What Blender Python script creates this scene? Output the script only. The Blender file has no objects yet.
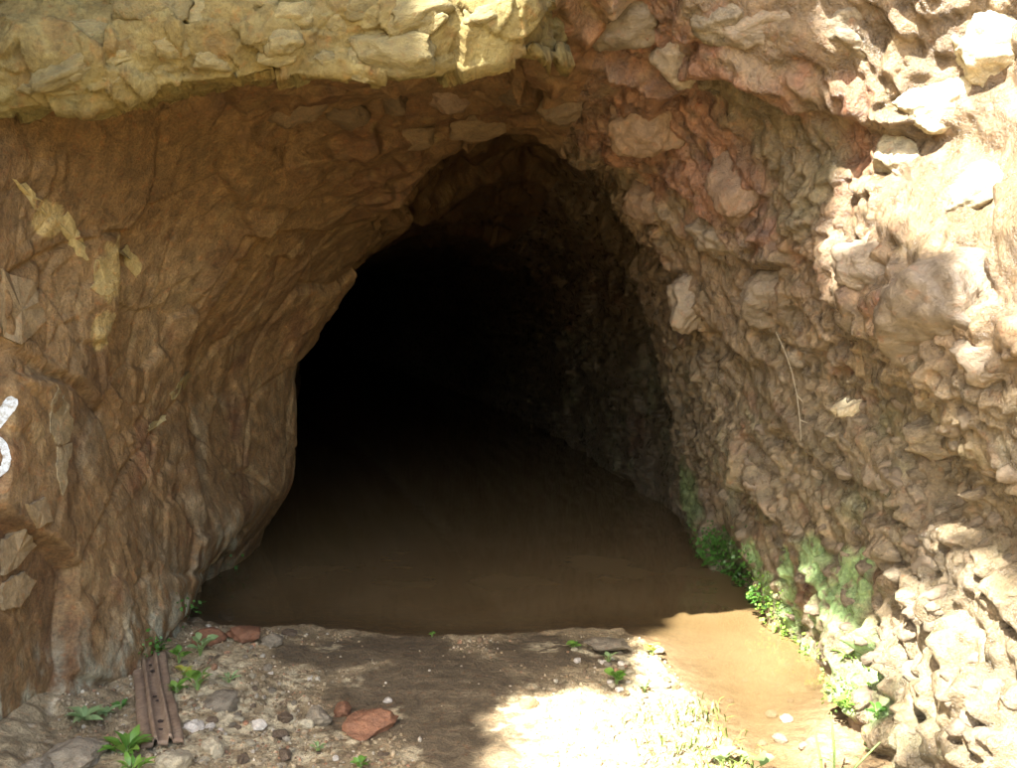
import bpy, math, random
import numpy as np
from mathutils import Vector, Matrix, Quaternion

# ------------------------------------------------------------------ scene, camera, sky, sun, exposure
scene = bpy.context.scene
COL = scene.collection
random.seed(7)
RNG = np.random.default_rng(7)

CAM_H, FPX, CX, CY = 1.5, 998.0, 508.5, 384.0
PITCH = math.atan(84.0 / FPX)            # camera looks slightly down, horizon near row 300

cam_data = bpy.data.cameras.new("camera")
cam_data.sensor_width = 36.0
cam_data.lens = 36.0 * FPX / 1017.0
cam_data.clip_start, cam_data.clip_end = 0.05, 2000.0
cam = bpy.data.objects.new("camera", cam_data)
cam.location = (0.0, 0.0, CAM_H)
cam.rotation_euler = (math.pi / 2 - PITCH, 0.0, 0.0)
COL.objects.link(cam)
scene.camera = cam

SUN_TO = Vector((-0.46, -0.72, 1.0)).normalized()      # from the ground towards the sun
sun_elev = math.asin(SUN_TO.z)
sun_az = math.atan2(SUN_TO.x, SUN_TO.y)                # clockwise from +Y
world = bpy.data.worlds.new("World")
scene.world = world
world.use_nodes = True
wn = world.node_tree.nodes
wn.clear()
w_out = wn.new("ShaderNodeOutputWorld")
w_bg = wn.new("ShaderNodeBackground")
w_sky = wn.new("ShaderNodeTexSky")
w_sky.sky_type = 'NISHITA'
w_sky.sun_disc = False
w_sky.sun_elevation = sun_elev
w_sky.sun_rotation = sun_az
w_sky.dust_density = 3.0
w_sky.air_density = 1.0
w_sky.ozone_density = 0.6
w_bg.inputs["Strength"].default_value = 0.12
world.node_tree.links.new(w_sky.outputs[0], w_bg.inputs[0])
world.node_tree.links.new(w_bg.outputs[0], w_out.inputs[0])

sun_data = bpy.data.lights.new("sun", 'SUN')
sun_data.energy = 5.0
sun_data.angle = math.radians(0.5)
sun_data.color = (1.0, 0.965, 0.90)
sun = bpy.data.objects.new("sun", sun_data)
sun.rotation_euler = (-SUN_TO).to_track_quat('-Z', 'Y').to_euler()
sun.location = (-6, -9, 14)
COL.objects.link(sun)

scene.view_settings.view_transform = 'Standard'
scene.view_settings.look = 'None'
scene.view_settings.gamma = 1.0
scene.view_settings.exposure = 3.15
scene.render.engine = 'CYCLES'
scene.cycles.use_denoising = True
scene.cycles.max_bounces = 6
scene.cycles.diffuse_bounces = 4
scene.cycles.transparent_max_bounces = 8
scene.cycles.caustics_reflective = False
scene.cycles.caustics_refractive = False
scene.cycles.sample_clamp_indirect = 6.0


# ------------------------------------------------------------------ pixel helpers
def ray_dir(px, py):
    a, b = (px - CX) / FPX, (CY - py) / FPX
    c, s = math.cos(PITCH), math.sin(PITCH)
    return Vector((a, c + b * s, -s + b * c))


def at_depth(px, py, d):
    r = ray_dir(px, py)
    return Vector((0, 0, CAM_H)) + r * (d / r.y)


def on_level(px, py, z=0.0):
    r = ray_dir(px, py)
    return Vector((0, 0, CAM_H)) + r * ((z - CAM_H) / r.z)


# ------------------------------------------------------------------ numpy noise
def _hash(ix, iy, iz, seed):
    h = (ix.astype(np.uint32) * np.uint32(374761393) + iy.astype(np.uint32) * np.uint32(668265263)
         + iz.astype(np.uint32) * np.uint32(2147483647) + np.uint32((seed * 144665 + 12345) & 0xffffffff))
    h = (h ^ (h >> np.uint32(13))) * np.uint32(1274126177)
    h = (h ^ (h >> np.uint32(16))) * np.uint32(2246822519)
    return h ^ (h >> np.uint32(15))


def noise3(p, scale=1.0, seed=0):
    q = (p * np.float32(scale)).astype(np.float32)
    f0 = np.floor(q)
    i0 = f0.astype(np.int32)
    f = q - f0
    w = f * f * f * (f * (f * 6 - 15) + 10)
    out = np.zeros(len(q), np.float32)
    for dx in (0, 1):
        wx = w[:, 0] if dx else 1 - w[:, 0]
        for dy in (0, 1):
            wy = w[:, 1] if dy else 1 - w[:, 1]
            for dz in (0, 1):
                wz = w[:, 2] if dz else 1 - w[:, 2]
                h = _hash(i0[:, 0] + dx, i0[:, 1] + dy, i0[:, 2] + dz, seed)
                gx = (h & np.uint32(1023)).astype(np.float32) / 511.5 - 1
                gy = ((h >> np.uint32(10)) & np.uint32(1023)).astype(np.float32) / 511.5 - 1
                gz = ((h >> np.uint32(20)) & np.uint32(1023)).astype(np.float32) / 511.5 - 1
                out += wx * wy * wz * (gx * (f[:, 0] - dx) + gy * (f[:, 1] - dy) + gz * (f[:, 2] - dz))
    return out


def fbm(p, scale=1.0, octaves=4, gain=0.5, seed=0, ridged=False):
    out = np.zeros(len(p), np.float32)
    amp, tot = 1.0, 0.0
    for k in range(octaves):
        n = noise3(p, scale, seed + 17 * k)
        if ridged:
            n = 0.35 - np.abs(n)
        out += amp * n
        tot += amp
        amp *= gain
        scale *= 2.03
    return out / tot * 1.6


def worley(p, scale=1.0, seed=0):
    """nearest and second nearest distance (in cell units), cell hash, offset from the cell centre"""
    q = (p * np.float32(scale)).astype(np.float32)
    i0 = np.floor(q).astype(np.int32)
    n = len(q)
    f1 = np.full(n, 9.0, np.float32)
    f2 = np.full(n, 9.0, np.float32)
    cid = np.zeros(n, np.uint32)
    off = np.zeros((n, 3), np.float32)
    for dx in (-1, 0, 1):
        for dy in (-1, 0, 1):
            for dz in (-1, 0, 1):
                cx, cy, cz = i0[:, 0] + dx, i0[:, 1] + dy, i0[:, 2] + dz
                h = _hash(cx, cy, cz, seed)
                vx = q[:, 0] - (cx + (h & np.uint32(1023)).astype(np.float32) / 1023)
                vy = q[:, 1] - (cy + ((h >> np.uint32(10)) & np.uint32(1023)).astype(np.float32) / 1023)
                vz = q[:, 2] - (cz + ((h >> np.uint32(20)) & np.uint32(1023)).astype(np.float32) / 1023)
                d = np.sqrt(vx * vx + vy * vy + vz * vz)
                near = d < f1
                f2 = np.where(near, f1, np.minimum(f2, d))
                f1 = np.where(near, d, f1)
                cid = np.where(near, h, cid)
                off[near, 0], off[near, 1], off[near, 2] = vx[near], vy[near], vz[near]
    return f1, f2, cid, off


def facets(p, scale, seed, tilt=0.8, step=0.5, tone=False):
    """broken rock: every cell is a tilted flat plate at its own level; returns about -1..1"""
    f1, f2, cid, off = worley(p, scale, seed)
    r = lambda k: ((_hash(cid, cid >> np.uint32(7), cid >> np.uint32(11), seed + k) & np.uint32(4095)).astype(np.float32) / 2047.5 - 1)
    lvl = r(1) * step + tilt * (off[:, 0] * r(2) + off[:, 1] * r(3) + off[:, 2] * r(4))
    return (lvl, f2 - f1, r(5)) if tone else (lvl, f2 - f1)


def smooth(a, b, x):
    t = np.clip((x - a) / (b - a), 0, 1)
    return t * t * (3 - 2 * t)


# ------------------------------------------------------------------ mesh helpers
def mesh_from(name, verts, faces_n, idx, attrs=None, mat=None, smooth_shade=True):
    me = bpy.data.meshes.new(name)
    nv, nl, nf = len(verts), len(idx), len(idx) // faces_n
    me.vertices.add(nv)
    me.vertices.foreach_set("co", np.ascontiguousarray(verts, np.float32).ravel())
    me.loops.add(nl)
    me.loops.foreach_set("vertex_index", np.ascontiguousarray(idx, np.int32))
    me.polygons.add(nf)
    me.polygons.foreach_set("loop_start", np.arange(0, nl, faces_n, dtype=np.int32))
    me.update(calc_edges=True)
    me.validate()
    if smooth_shade:
        me.polygons.foreach_set("use_smooth", np.ones(nf, bool))
    for k, v in (attrs or {}).items():
        if v.ndim == 2:
            a = me.attributes.new(k, 'FLOAT_COLOR', 'POINT')
            c = np.ones((nv, 4), np.float32)
            c[:, :3] = v
            a.data.foreach_set("color", c.ravel())
        else:
            a = me.attributes.new(k, 'FLOAT', 'POINT')
            a.data.foreach_set("value", np.ascontiguousarray(v, np.float32))
    if mat:
        me.materials.append(mat)
    return me


def grid_idx(n, m):
    a = np.arange(n * m).reshape(n, m)
    return np.stack([a[:-1, :-1], a[:-1, 1:], a[1:, 1:], a[1:, :-1]], -1).reshape(-1)


def link(name, me, parent=None):
    o = bpy.data.objects.new(name, me)
    COL.objects.link(o)
    if parent is not None:
        o.parent = parent
    return o


def tag(o, label=None, cat=None, group=None, kind=None):
    if label: o["label"] = label
    if cat: o["category"] = cat
    if group: o["group"] = group
    if kind: o["kind"] = kind
    return o


def grid_normals(V):
    du = np.gradient(V, axis=1)
    dv = np.gradient(V, axis=0)
    N = np.cross(du, dv)
    N /= np.maximum(np.linalg.norm(N, axis=2, keepdims=True), 1e-9)
    return N


def catmull(C, counts):
    """C: (n, ...) control rows -> dense rows, centripetal enough for even control"""
    n = len(C)
    rows = []
    for i in range(n - 1):
        p0 = C[i - 1] if i > 0 else 2 * C[0] - C[1]
        p3 = C[i + 2] if i + 2 < n else 2 * C[-1] - C[-2]
        p1, p2 = C[i], C[i + 1]
        t = np.arange(counts[i], dtype=np.float64) / counts[i]
        t = t.reshape((-1,) + (1,) * (C.ndim - 1))
        # monotone-ish: tension 0.5 tangents
        m1, m2 = (p2 - p0) * 0.45, (p3 - p1) * 0.45
        rows.append((2 * t**3 - 3 * t**2 + 1) * p1 + (t**3 - 2 * t**2 + t) * m1 + (-2 * t**3 + 3 * t**2) * p2 + (t**3 - t**2) * m2)
    rows.append(C[-1:])
    return np.concatenate(rows, 0)


# ------------------------------------------------------------------ materials
def new_mat(name):
    m = bpy.data.materials.new(name)
    m.use_nodes = True
    nt = m.node_tree
    nt.nodes.clear()
    out = nt.nodes.new("ShaderNodeOutputMaterial")
    b = nt.nodes.new("ShaderNodeBsdfPrincipled")
    nt.links.new(b.outputs[0], out.inputs[0])
    return m, nt, b


def nnode(nt, scale, detail=4, rough=0.6, vec=None, dist=0.0):
    n = nt.nodes.new("ShaderNodeTexNoise")
    n.inputs["Scale"].default_value = scale
    n.inputs["Detail"].default_value = detail
    n.inputs["Roughness"].default_value = rough
    n.inputs["Distortion"].default_value = dist
    if vec is not None:
        nt.links.new(vec, n.inputs["Vector"])
    return n


def mrange(nt, src, a, b, c, d):
    n = nt.nodes.new("ShaderNodeMapRange")
    for k, v in zip(("From Min", "From Max", "To Min", "To Max"), (a, b, c, d)):
        n.inputs[k].default_value = v
    nt.links.new(src, n.inputs["Value"])
    return n.outputs[0]


def mixc(nt, mode, fac, a, b):
    n = nt.nodes.new("ShaderNodeMix")
    n.data_type = 'RGBA'
    n.blend_type = mode
    ins = [s for s in n.inputs if s.type == 'RGBA']
    if isinstance(fac, float): n.inputs[0].default_value = fac
    else: nt.links.new(fac, n.inputs[0])
    for s, v in zip(ins, (a, b)):
        if isinstance(v, tuple): s.default_value = v + (1.0,)
        else: nt.links.new(v, s)
    return [s for s in n.outputs if s.type == 'RGBA'][0]


def rock_material(name, attr=None, base=(0.2, 0.14, 0.08), rough=(0.55, 0.9), bump=0.5, fine=70.0, vary=0.0, contrast=0.35, spec=0.4):
    m, nt, b = new_mat(name)
    tc = nt.nodes.new("ShaderNodeTexCoord")
    vec = tc.outputs["Object"]
    info = None
    if vary:
        info = nt.nodes.new("ShaderNodeObjectInfo")
        add = nt.nodes.new("ShaderNodeVectorMath"); add.operation = 'ADD'
        mul = nt.nodes.new("ShaderNodeMath"); mul.operation = 'MULTIPLY'; mul.inputs[1].default_value = 37.0
        nt.links.new(info.outputs["Random"], mul.inputs[0])
        nt.links.new(vec, add.inputs[0]); nt.links.new(mul.outputs[0], add.inputs[1])
        vec = add.outputs[0]
    if attr:
        a = nt.nodes.new("ShaderNodeAttribute"); a.attribute_name = attr
        col = a.outputs["Color"]
    else:
        rgb = nt.nodes.new("ShaderNodeRGB"); rgb.outputs[0].default_value = base + (1.0,)
        col = rgb.outputs[0]
    n1 = nnode(nt, fine * 0.25, 6, 0.65, vec, 0.4)
    n2 = nnode(nt, fine * 1.6, 5, 0.7, vec)
    n3 = nnode(nt, fine * 0.6, 4, 0.6, vec)
    f1 = mrange(nt, n1.outputs["Fac"], 0.3, 0.7, 1 - contrast, 1 + contrast)
    f2 = mrange(nt, n2.outputs["Fac"], 0.3, 0.7, 1 - contrast * 0.8, 1 + contrast * 0.8)
    mm = nt.nodes.new("ShaderNodeMath"); mm.operation = 'MULTIPLY'
    nt.links.new(f1, mm.inputs[0]); nt.links.new(f2, mm.inputs[1])
    val = mm.outputs[0]
    if vary:
        vr = mrange(nt, info.outputs["Random"], 0, 1, 1 - vary, 1 + vary)
        m2 = nt.nodes.new("ShaderNodeMath"); m2.operation = 'MULTIPLY'
        nt.links.new(val, m2.inputs[0]); nt.links.new(vr, m2.inputs[1]); val = m2.outputs[0]
    cmb = nt.nodes.new("ShaderNodeCombineColor")
    for k in range(3): nt.links.new(val, cmb.inputs[k])
    c1 = mixc(nt, 'MULTIPLY', 1.0, col, cmb.outputs[0])
    # rusty grains
    rg = mrange(nt, n3.outputs["Fac"], 0.56, 0.72, 0.0, 0.45)
    c2 = mixc(nt, 'MULTIPLY', rg, c1, (1.35, 0.8, 0.55))
    nt.links.new(c2, b.inputs["Base Color"])
    nt.links.new(mrange(nt, n1.outputs["Fac"], 0.3, 0.7, rough[0], rough[1]), b.inputs["Roughness"])
    b.inputs["Specular IOR Level"].default_value = spec
    bp = nt.nodes.new("ShaderNodeBump"); bp.inputs["Strength"].default_value = bump; bp.inputs["Distance"].default_value = 0.012
    nt.links.new(n2.outputs["Fac"], bp.inputs["Height"])
    bp2 = nt.nodes.new("ShaderNodeBump"); bp2.inputs["Strength"].default_value = bump; bp2.inputs["Distance"].default_value = 0.03
    nt.links.new(n1.outputs["Fac"], bp2.inputs["Height"])
    nt.links.new(bp2.outputs[0], bp.inputs["Normal"])
    nt.links.new(bp.outputs[0], b.inputs["Normal"])
    return m


MAT_LEFT = rock_material("brown_rock", "albedo", rough=(0.6, 0.95), bump=0.7, fine=60, contrast=0.42, spec=0.25)
MAT_CEIL = rock_material("ceiling_rock", "albedo", rough=(0.5, 0.9), bump=0.6, fine=50, contrast=0.42, spec=0.3)
MAT_RIGHT = rock_material("wet_rock", "albedo", rough=(0.12, 0.55), bump=0.9, fine=60, contrast=0.45, spec=0.65)
MAT_LINTEL = rock_material("ochre_rock", "albedo", rough=(0.7, 0.95), bump=0.6, fine=50, contrast=0.32, spec=0.2)
MAT_GROUND = rock_material("earth", "albedo", rough=(0.55, 0.95), bump=0.8, fine=70, contrast=0.45, spec=0.25)

# ------------------------------------------------------------------ the tunnel and its mouth: one swept net of control points
# every station: left under, foot, z.4, z1.1, haunch, ceiling x3, right haunch, right x4, right under ; y runs into the hill
def st(d, pts, ys=None):
    ys = ys or {}
    return [(x, ys.get(i, d), z) for i, (x, z) in enumerate(pts)]


NET = np.array([
    st(0.5, [(-2.5, -.6), (-2.4, 0), (-2.3, .45), (-2.2, 1.1), (-2.1, 2.2), (-1.95, 3.9), (-1.2, 5.2), (.6, 5.4), (1.5, 4.6), (1.95, 2.6), (1.75, 1.5), (1.9, .8), (1.8, 0), (1.9, -.6)],
       {5: 0.7, 6: 2.7, 7: 2.9, 8: 2.2, 9: 1.0}),
    st(1.6, [(-1.9, -.6), (-1.84, 0), (-1.8, .45), (-1.78, 1.1), (-1.76, 2.1), (-1.7, 3.6), (-.95, 3.9), (.1, 3.9), (1.0, 3.5), (1.85, 2.4), (1.5, 1.5), (1.68, .85), (1.5, 0), (1.6, -.6)],
       {5: 1.6, 6: 2.5, 7: 2.9, 8: 2.6, 9: 1.7}),
    st(2.6, [(-1.7, -.6), (-1.68, 0), (-1.66, .45), (-1.66, 1.1), (-1.66, 1.95), (-1.5, 3.0), (-.7, 3.1), (.05, 3.0), (.78, 2.85), (1.52, 2.2), (1.2, 1.42), (1.43, .85), (1.27, 0), (1.35, -.6)],
       {5: 2.7, 6: 3.3, 7: 3.25, 8: 2.9, 9: 2.65}),
    st(3.4, [(-1.65, -.6), (-1.5, 0), (-1.55, .45), (-1.6, 1.1), (-1.6, 1.75), (-1.2, 2.35), (-.5, 2.6), (.12, 2.58), (.62, 2.45), (1.05, 2.0), (1.13, 1.4), (1.32, .8), (1.22, 0), (1.3, -.6)],
       {5: 3.55, 6: 3.6, 7: 3.45, 8: 3.3}),
    st(4.2, [(-1.65, -.6), (-1.44, 0), (-1.44, .45), (-1.54, 1.1), (-1.36, 1.72), (-.95, 2.17), (-.42, 2.38), (.12, 2.42), (.5, 2.22), (.86, 1.8), (1.05, 1.3), (1.16, .72), (1.25, 0), (1.3, -.6)]),
    st(5.0, [(-1.75, -.6), (-1.66, 0), (-1.4, .4), (-1.44, 1.1), (-1.04, 1.64), (-.64, 2.04), (-.26, 2.29), (.08, 2.3), (.45, 2.13), (.75, 1.75), (.95, 1.25), (1.1, .68), (1.24, 0), (1.3, -.6)]),
    st(6.1, [(-1.8, -.6), (-1.6, 0), (-1.36, .45), (-1.29, 1.1), (-1.0, 1.6), (-.73, 1.92), (-.3, 2.55), (.12, 2.72), (.5, 2.45), (.74, 1.85), (.88, 1.25), (1.03, .65), (1.24, 0), (1.3, -.6)], {5: 5.8, 6: 5.6, 7: 5.6, 8: 5.8}),
    st(7.3, [(-2.1, -.6), (-2.0, 0), (-1.95, .5), (-1.9, 1.1), (-1.5, 1.6), (-.93, 1.9), (-.4, 2.3), (.15, 2.5), (.55, 2.2), (.9, 1.85), (1.1, 1.25), (1.2, .65), (1.2, 0), (1.25, -.6)]),
    st(9.5, [(-2.3, -.6), (-2.3, 0), (-2.25, .5), (-2.2, 1.1), (-1.9, 1.7), (-1.3, 2.05), (-.6, 2.15), (-.1, 2.1), (.25, 1.95), (.5, 1.65), (.66, 1.2), (.76, .65), (.82, 0), (.85, -.6)]),
    st(13., [(-2.9, -.6), (-2.85, 0), (-2.8, .5), (-2.75, 1.1), (-2.4, 1.7), (-1.8, 2.0), (-1.2, 2.1), (-.7, 2.05), (-.3, 1.9), (-.1, 1.6), (.05, 1.2), (.12, .65), (.15, 0), (.2, -.6)]),
    st(24., [(-6.1, -.6), (-6.05, 0), (-6.0, .5), (-5.95, 1.1), (-5.6, 1.6), (-5.0, 1.9), (-4.4, 2.0), (-3.9, 1.95), (-3.5, 1.8), (-3.3, 1.5), (-3.15, 1.1), (-3.1, .6), (-3.05, 0), (-3.0, -.6)]),
    st(33., [(-9.6, -.6), (-9.6, 0), (-9.5, .5), (-9.4, 1.1), (-9.0, 1.6), (-8.4, 1.9), (-7.8, 2.0), (-7.3, 1.95), (-6.9, 1.8), (-6.7, 1.5), (-6.6, 1.1), (-6.5, .6), (-6.5, 0), (-6.4, -.6)]),
    st(34.5, [(-9.2, -1.6)] * 14),
], dtype=np.float64)
V_COUNT = [50, 95, 135, 135, 110, 120, 95, 70, 60, 50, 30, 5]
U_COUNT = [16, 56, 80, 84, 84, 84, 74, 58, 58, 72, 80, 88, 24]
V = catmull(NET, V_COUNT)
V = np.swapaxes(catmull(np.swapaxes(V, 0, 1), U_COUNT), 0, 1)
nV, nU = V.shape[:2]
u_of = np.concatenate([np.arange(c) / c + i for i, c in enumerate(U_COUNT)] + [[float(len(U_COUNT))]])
v_of = np.concatenate([np.arange(c) / c + i for i, c in enumerate(V_COUNT)] + [[float(len(V_COUNT))]])
UU, VV = np.meshgrid(u_of, v_of)
uf, vf = UU.ravel(), VV.ravel()

N = grid_normals(V)
mid = np.array([0.0, 5.0, 1.0])
k = nV // 2
if np.einsum('ij,ij->i', N[k], (np.array([-.2, 0, 1.0]) - V[k]) * np.array([1, 0, 1])).mean() < 0:
    N = -N                                               # normals point into the tunnel
P = V.reshape(-1, 3).astype(np.float32)
wL = 1 - smooth(4.3, 5.3, uf + 0.5 * noise3(P, 1.5, 91))
wR = smooth(7.0, 7.9, uf + 0.7 * noise3(P, 1.5, 92))
wC = np.clip(1 - wL - wR, 0, 1)
deep = smooth(7.0, 10.0, P[:, 1])

# left wall: big flat spalls, upright grooves, thin cracks
warp = np.stack([fbm(P, 1.3, 3, seed=s) for s in (1, 2, 3)], 1)
Pw = P + 0.18 * warp
Pl = P + .05 * warp
fa, ea, ta_ = facets(Pl, 1.15, 19, 1.2, .5, True)
fb, eb, tb_ = facets(Pl, 3.1, 12, 1.1, .5, True)
fbm_ = smooth(-.1, .35, fbm(P, 1.7, 2, seed=14))             # only some places are finely broken
fc, ec = facets(Pl, 9.0, 13)
low = fbm(P, 0.9, 4, seed=21)
fine = fbm(P, 9.0, 5, 0.55, seed=23)
groove = fbm(P * np.array([1, 1, .22], np.float32), 16.0, 4, 0.6, seed=25)
dL = 0.052 * fa + (.010 + 0.03 * fbm_) * fb + 0.03 * low
dLs = (.003 + 0.013 * fbm_) * fc + 0.006 * fine + 0.0015 * groove - 0.022 * (1 - smooth(0, .03, ea)) - (.004 + 0.014 * fbm_) * (1 - smooth(0, .05, eb)) - .008 * fbm_ * (1 - smooth(0, .07, ec))
dL = dL - .07 * smooth(4.60, 4.68, P[:, 1] + .10 * fbm(P, 1.6, 3, seed=28)) * smooth(.35, .6, P[:, 2]) * smooth(6.2, 5.2, P[:, 1])   # upright step half way in
# ceiling: broken blocks
ga, gea = facets(Pw + 3.3, 2.1, 31)
gb, geb = facets(Pw * np.array([1, 1.3, 1], np.float32), 5.5, 32)
dC = 0.11 * ga + 0.04 * gb + 0.012 * fc + 0.06 * low + 0.012 * fine

# right wall: ledges dipping towards the mouth, knobbly rubble
sc_ = P[:, 2] * 0.85 - P[:, 1] * 0.52 + 0.30 * warp[:, 0] + 0.16 * warp[:, 2]
tc_ = P[:, 1] * 0.85 + P[:, 2] * 0.52
Pst = np.stack([Pw[:, 0], tc_ * .55 + .15 * warp[:, 1], sc_ * 1.25], 1).astype(np.float32)
ra, rea = facets(Pst, 1.9, 45, 1.0, .7)
rb, reb = facets(Pst, 5.0, 46, 1.0, .7)
rc, rec = facets(Pst, 12.0, 47, 1.0, .7)
def ledge(s, p):
    f = 1 - (s / p - np.floor(s / p))
    return f * (1 - smooth(0.86, 1.0, f))
k1, k1b, kc1, _ = worley(Pw, 3.0, 41)
ch1, che1, tc1 = facets(P + .06 * warp + 0.02 * fine[:, None], 7.0, 42, 1.1, .7, True)
ch2, che2, tc2 = facets(P + 0.01 * fine[:, None], 19.0, 43, 1.2, .7, True)
rub = smooth(-0.25, 0.25, fbm(P, 1.4, 2, seed=44) + 0.1)           # where it is rubbly
rub = np.maximum(rub, smooth(0.95, 0.7, P[:, 2]) * smooth(5.2, 4.0, P[:, 1]))
dR = 0.07 * ledge(sc_, 0.62) - 0.04 + 0.055 * ra + 0.024 * rb + 0.012 * (0.6 - k1 * k1) + 0.04 * low
dRs = ((0.006 + .008 * rub) * rc + (0.008 + 0.017 * rub) * ch1 + (0.005 + 0.014 * rub) * ch2
       - (.004 + .012 * rub) * (1 - smooth(0, .07, che1)) - (.002 + .005 * rub) * (1 - smooth(0, .10, che2)) + 0.010 * fine)
def blur(d, n=2):
    """soften the steps just enough that they do not zigzag along the mesh"""
    g = d.reshape(nV, nU)
    for _ in range(n):
        e = np.pad(g, 1, mode='edge')
        g = (4 * g + 2 * (e[:-2, 1:-1] + e[2:, 1:-1] + e[1:-1, :-2] + e[1:-1, 2:]) + e[:-2, :-2] + e[2:, 2:] + e[:-2, 2:] + e[2:, :-2]) / 16
    return g.ravel()

crisp = fbm(P, 30.0, 4, .6, seed=27)
lowr = smooth(1.0, .7, P[:, 2]) * smooth(3.7, 3.2, P[:, 1])
dRs = dRs + lowr * (.016 * ch1 - .030 * (1 - smooth(0, .12, che1)) + .02 * rb)
disp = blur(wL * dL + wC * dC + wR * dR, 3) + blur(wL * dLs + wR * dRs, 1) + crisp * (wL * .003 + wC * .006 + wR * .007)
P2 = P + N.reshape(-1, 3).astype(np.float32) * disp[:, None]

# ---- albedo of the rock (mineral colour, plus painted gloom deeper in)
def lerp(c, d, t):
    return c * (1 - t[:, None]) + np.asarray(d, np.float32) * t[:, None]

n_a = fbm(P2, 2.2, 5, 0.6, seed=51)
n_b = fbm(P2, 3.5, 5, 0.6, seed=52)
n_c = fbm(P2, 7.0, 5, 0.6, seed=53)
n_str = fbm(P2 * np.array([1, 1, .18], np.float32), 14.0, 4, 0.6, seed=54)
cL = np.tile(np.array([.225, .150, .073], np.float32), (len(P), 1))
cL = lerp(cL, (.285, .215, .125), smooth(-.1, .5, n_a))
cL = lerp(cL, (.20, .105, .055), smooth(.05, .45, n_b) * .75)
cL = lerp(cL, (.36, .29, .16), smooth(.1, .45, .6 * n_str + .7 * n_c) * .5)
cL = lerp(cL, (.12, .08, .045), smooth(.1, .45, -.6 * n_str + .6 * n_b) * .5)
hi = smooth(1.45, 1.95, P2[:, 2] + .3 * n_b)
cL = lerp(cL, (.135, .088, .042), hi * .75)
dk = smooth(.12, .4, fbm(P2, 1.6, 4, .6, seed=57))
cL = lerp(cL, (.12, .072, .038), dk * .6)
cL = lerp(cL, (.34, .285, .185), smooth(.15, .42, fbm(P2, 2.6, 5, .6, seed=58)) * smooth(1.6, .9, P2[:, 2]) * .6)
foot = smooth(.50, .12, P2[:, 2] + .35 * n_c) * smooth(6, 5, P2[:, 1])
cL = cL * np.array([.95, .87, .755], np.float32)
cL = cL * (1 + .13 * ta_ + .15 * fbm_ * tb_)[:, None]
cL = lerp(cL, (.37, .38, .27), foot * smooth(-.2, .35, n_str + n_c) * .75)
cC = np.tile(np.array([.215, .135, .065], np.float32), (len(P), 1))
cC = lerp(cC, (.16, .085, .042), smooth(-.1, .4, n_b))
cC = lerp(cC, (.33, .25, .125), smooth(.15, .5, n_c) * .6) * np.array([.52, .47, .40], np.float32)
cR = np.tile(np.array([.185, .152, .092], np.float32), (len(P), 1))
cR = lerp(cR, (.235, .19, .125), smooth(0, .5, n_a))
cR = lerp(cR, (.20, .11, .065), smooth(.0, .4, n_b + .7 * smooth(1.4, 2.2, P2[:, 2]) * smooth(4.9, 4.2, P2[:, 1]) * smooth(3.1, 3.6, P2[:, 1]) - .15) * .8)
cR = lerp(cR, (.12, .105, .055), smooth(.05, .4, n_c) * .6)
cR = lerp(cR, (.36, .31, .23), smooth(.2, .5, -n_c) * smooth(.2, -.1, n_b) * .6)
cR = cR * np.array([.85, .78, .72], np.float32) * (1 + (.06 + .20 * rub) * tc1 + (.04 + .16 * rub) * tc2)[:, None]
cR = cR * (1 + smooth(1.0, 1.6, P2[:, 2])[:, None] * np.array([.06, -.04, -.09], np.float32))
cR = lerp(cR, (.075, .065, .035), smooth(.2, .45, fbm(P2, 5.0, 5, .65, seed=59)) * smooth(1.9, 1.2, P2[:, 2]) * .65)
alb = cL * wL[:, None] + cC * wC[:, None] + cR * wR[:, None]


def blob(pts, soft=0.5, q=P2, wob=0.35):
    """weight 0..1 round 3D points (x, y, z, radius), ragged by noise"""
    w = np.zeros(len(q), np.float32)
    nz = fbm(q, 6.0, 4, 0.6, seed=61)
    for x, y, z, r in pts:
        d = np.sqrt(((q - np.array([x, y, z], np.float32)) ** 2).sum(1)) / r + wob * nz
        w = np.maximum(w, smooth(1.0, 1.0 - soft, d))
    return w

alb = alb * (1 - .42 * smooth(5.8, 9.0, P2[:, 1]))[:, None]      # tunnel gloom painted into the albedo, darker further in
# pixel of every shell vertex, to find which spot of rock a photo pixel falls on
_c, _s = math.cos(PITCH), math.sin(PITCH)
_dz = P2[:, 2] - CAM_H
_f = np.maximum(P2[:, 1] * _c - _dz * _s, .01)
pix = np.stack([CX + FPX * P2[:, 0] / _f, CY - FPX * (P2[:, 1] * _s + _dz * _c) / _f], 1)


def spot(px, py, r):
    d = np.hypot(pix[:, 0] - px, pix[:, 1] - py)
    near = np.where((d < 8) & (P2[:, 1] > 1.5))[0]
    i = near[np.argmin(P2[near, 1])] if len(near) else int(np.argmin(d))
    return (P2[i, 0], P2[i, 1], P2[i, 2], r)

# ochre bloom and veins on the left wall
o1 = blob([spot(118, 335, .11), spot(125, 270, .14), spot(60, 225, .10), spot(62, 430, .08), spot(200, 95, .15)], .6, wob=.8)
alb = lerp(alb, (.40, .31, .13), smooth(.35, .6, o1 + .5 * n_str) * wL * .7)
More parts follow.
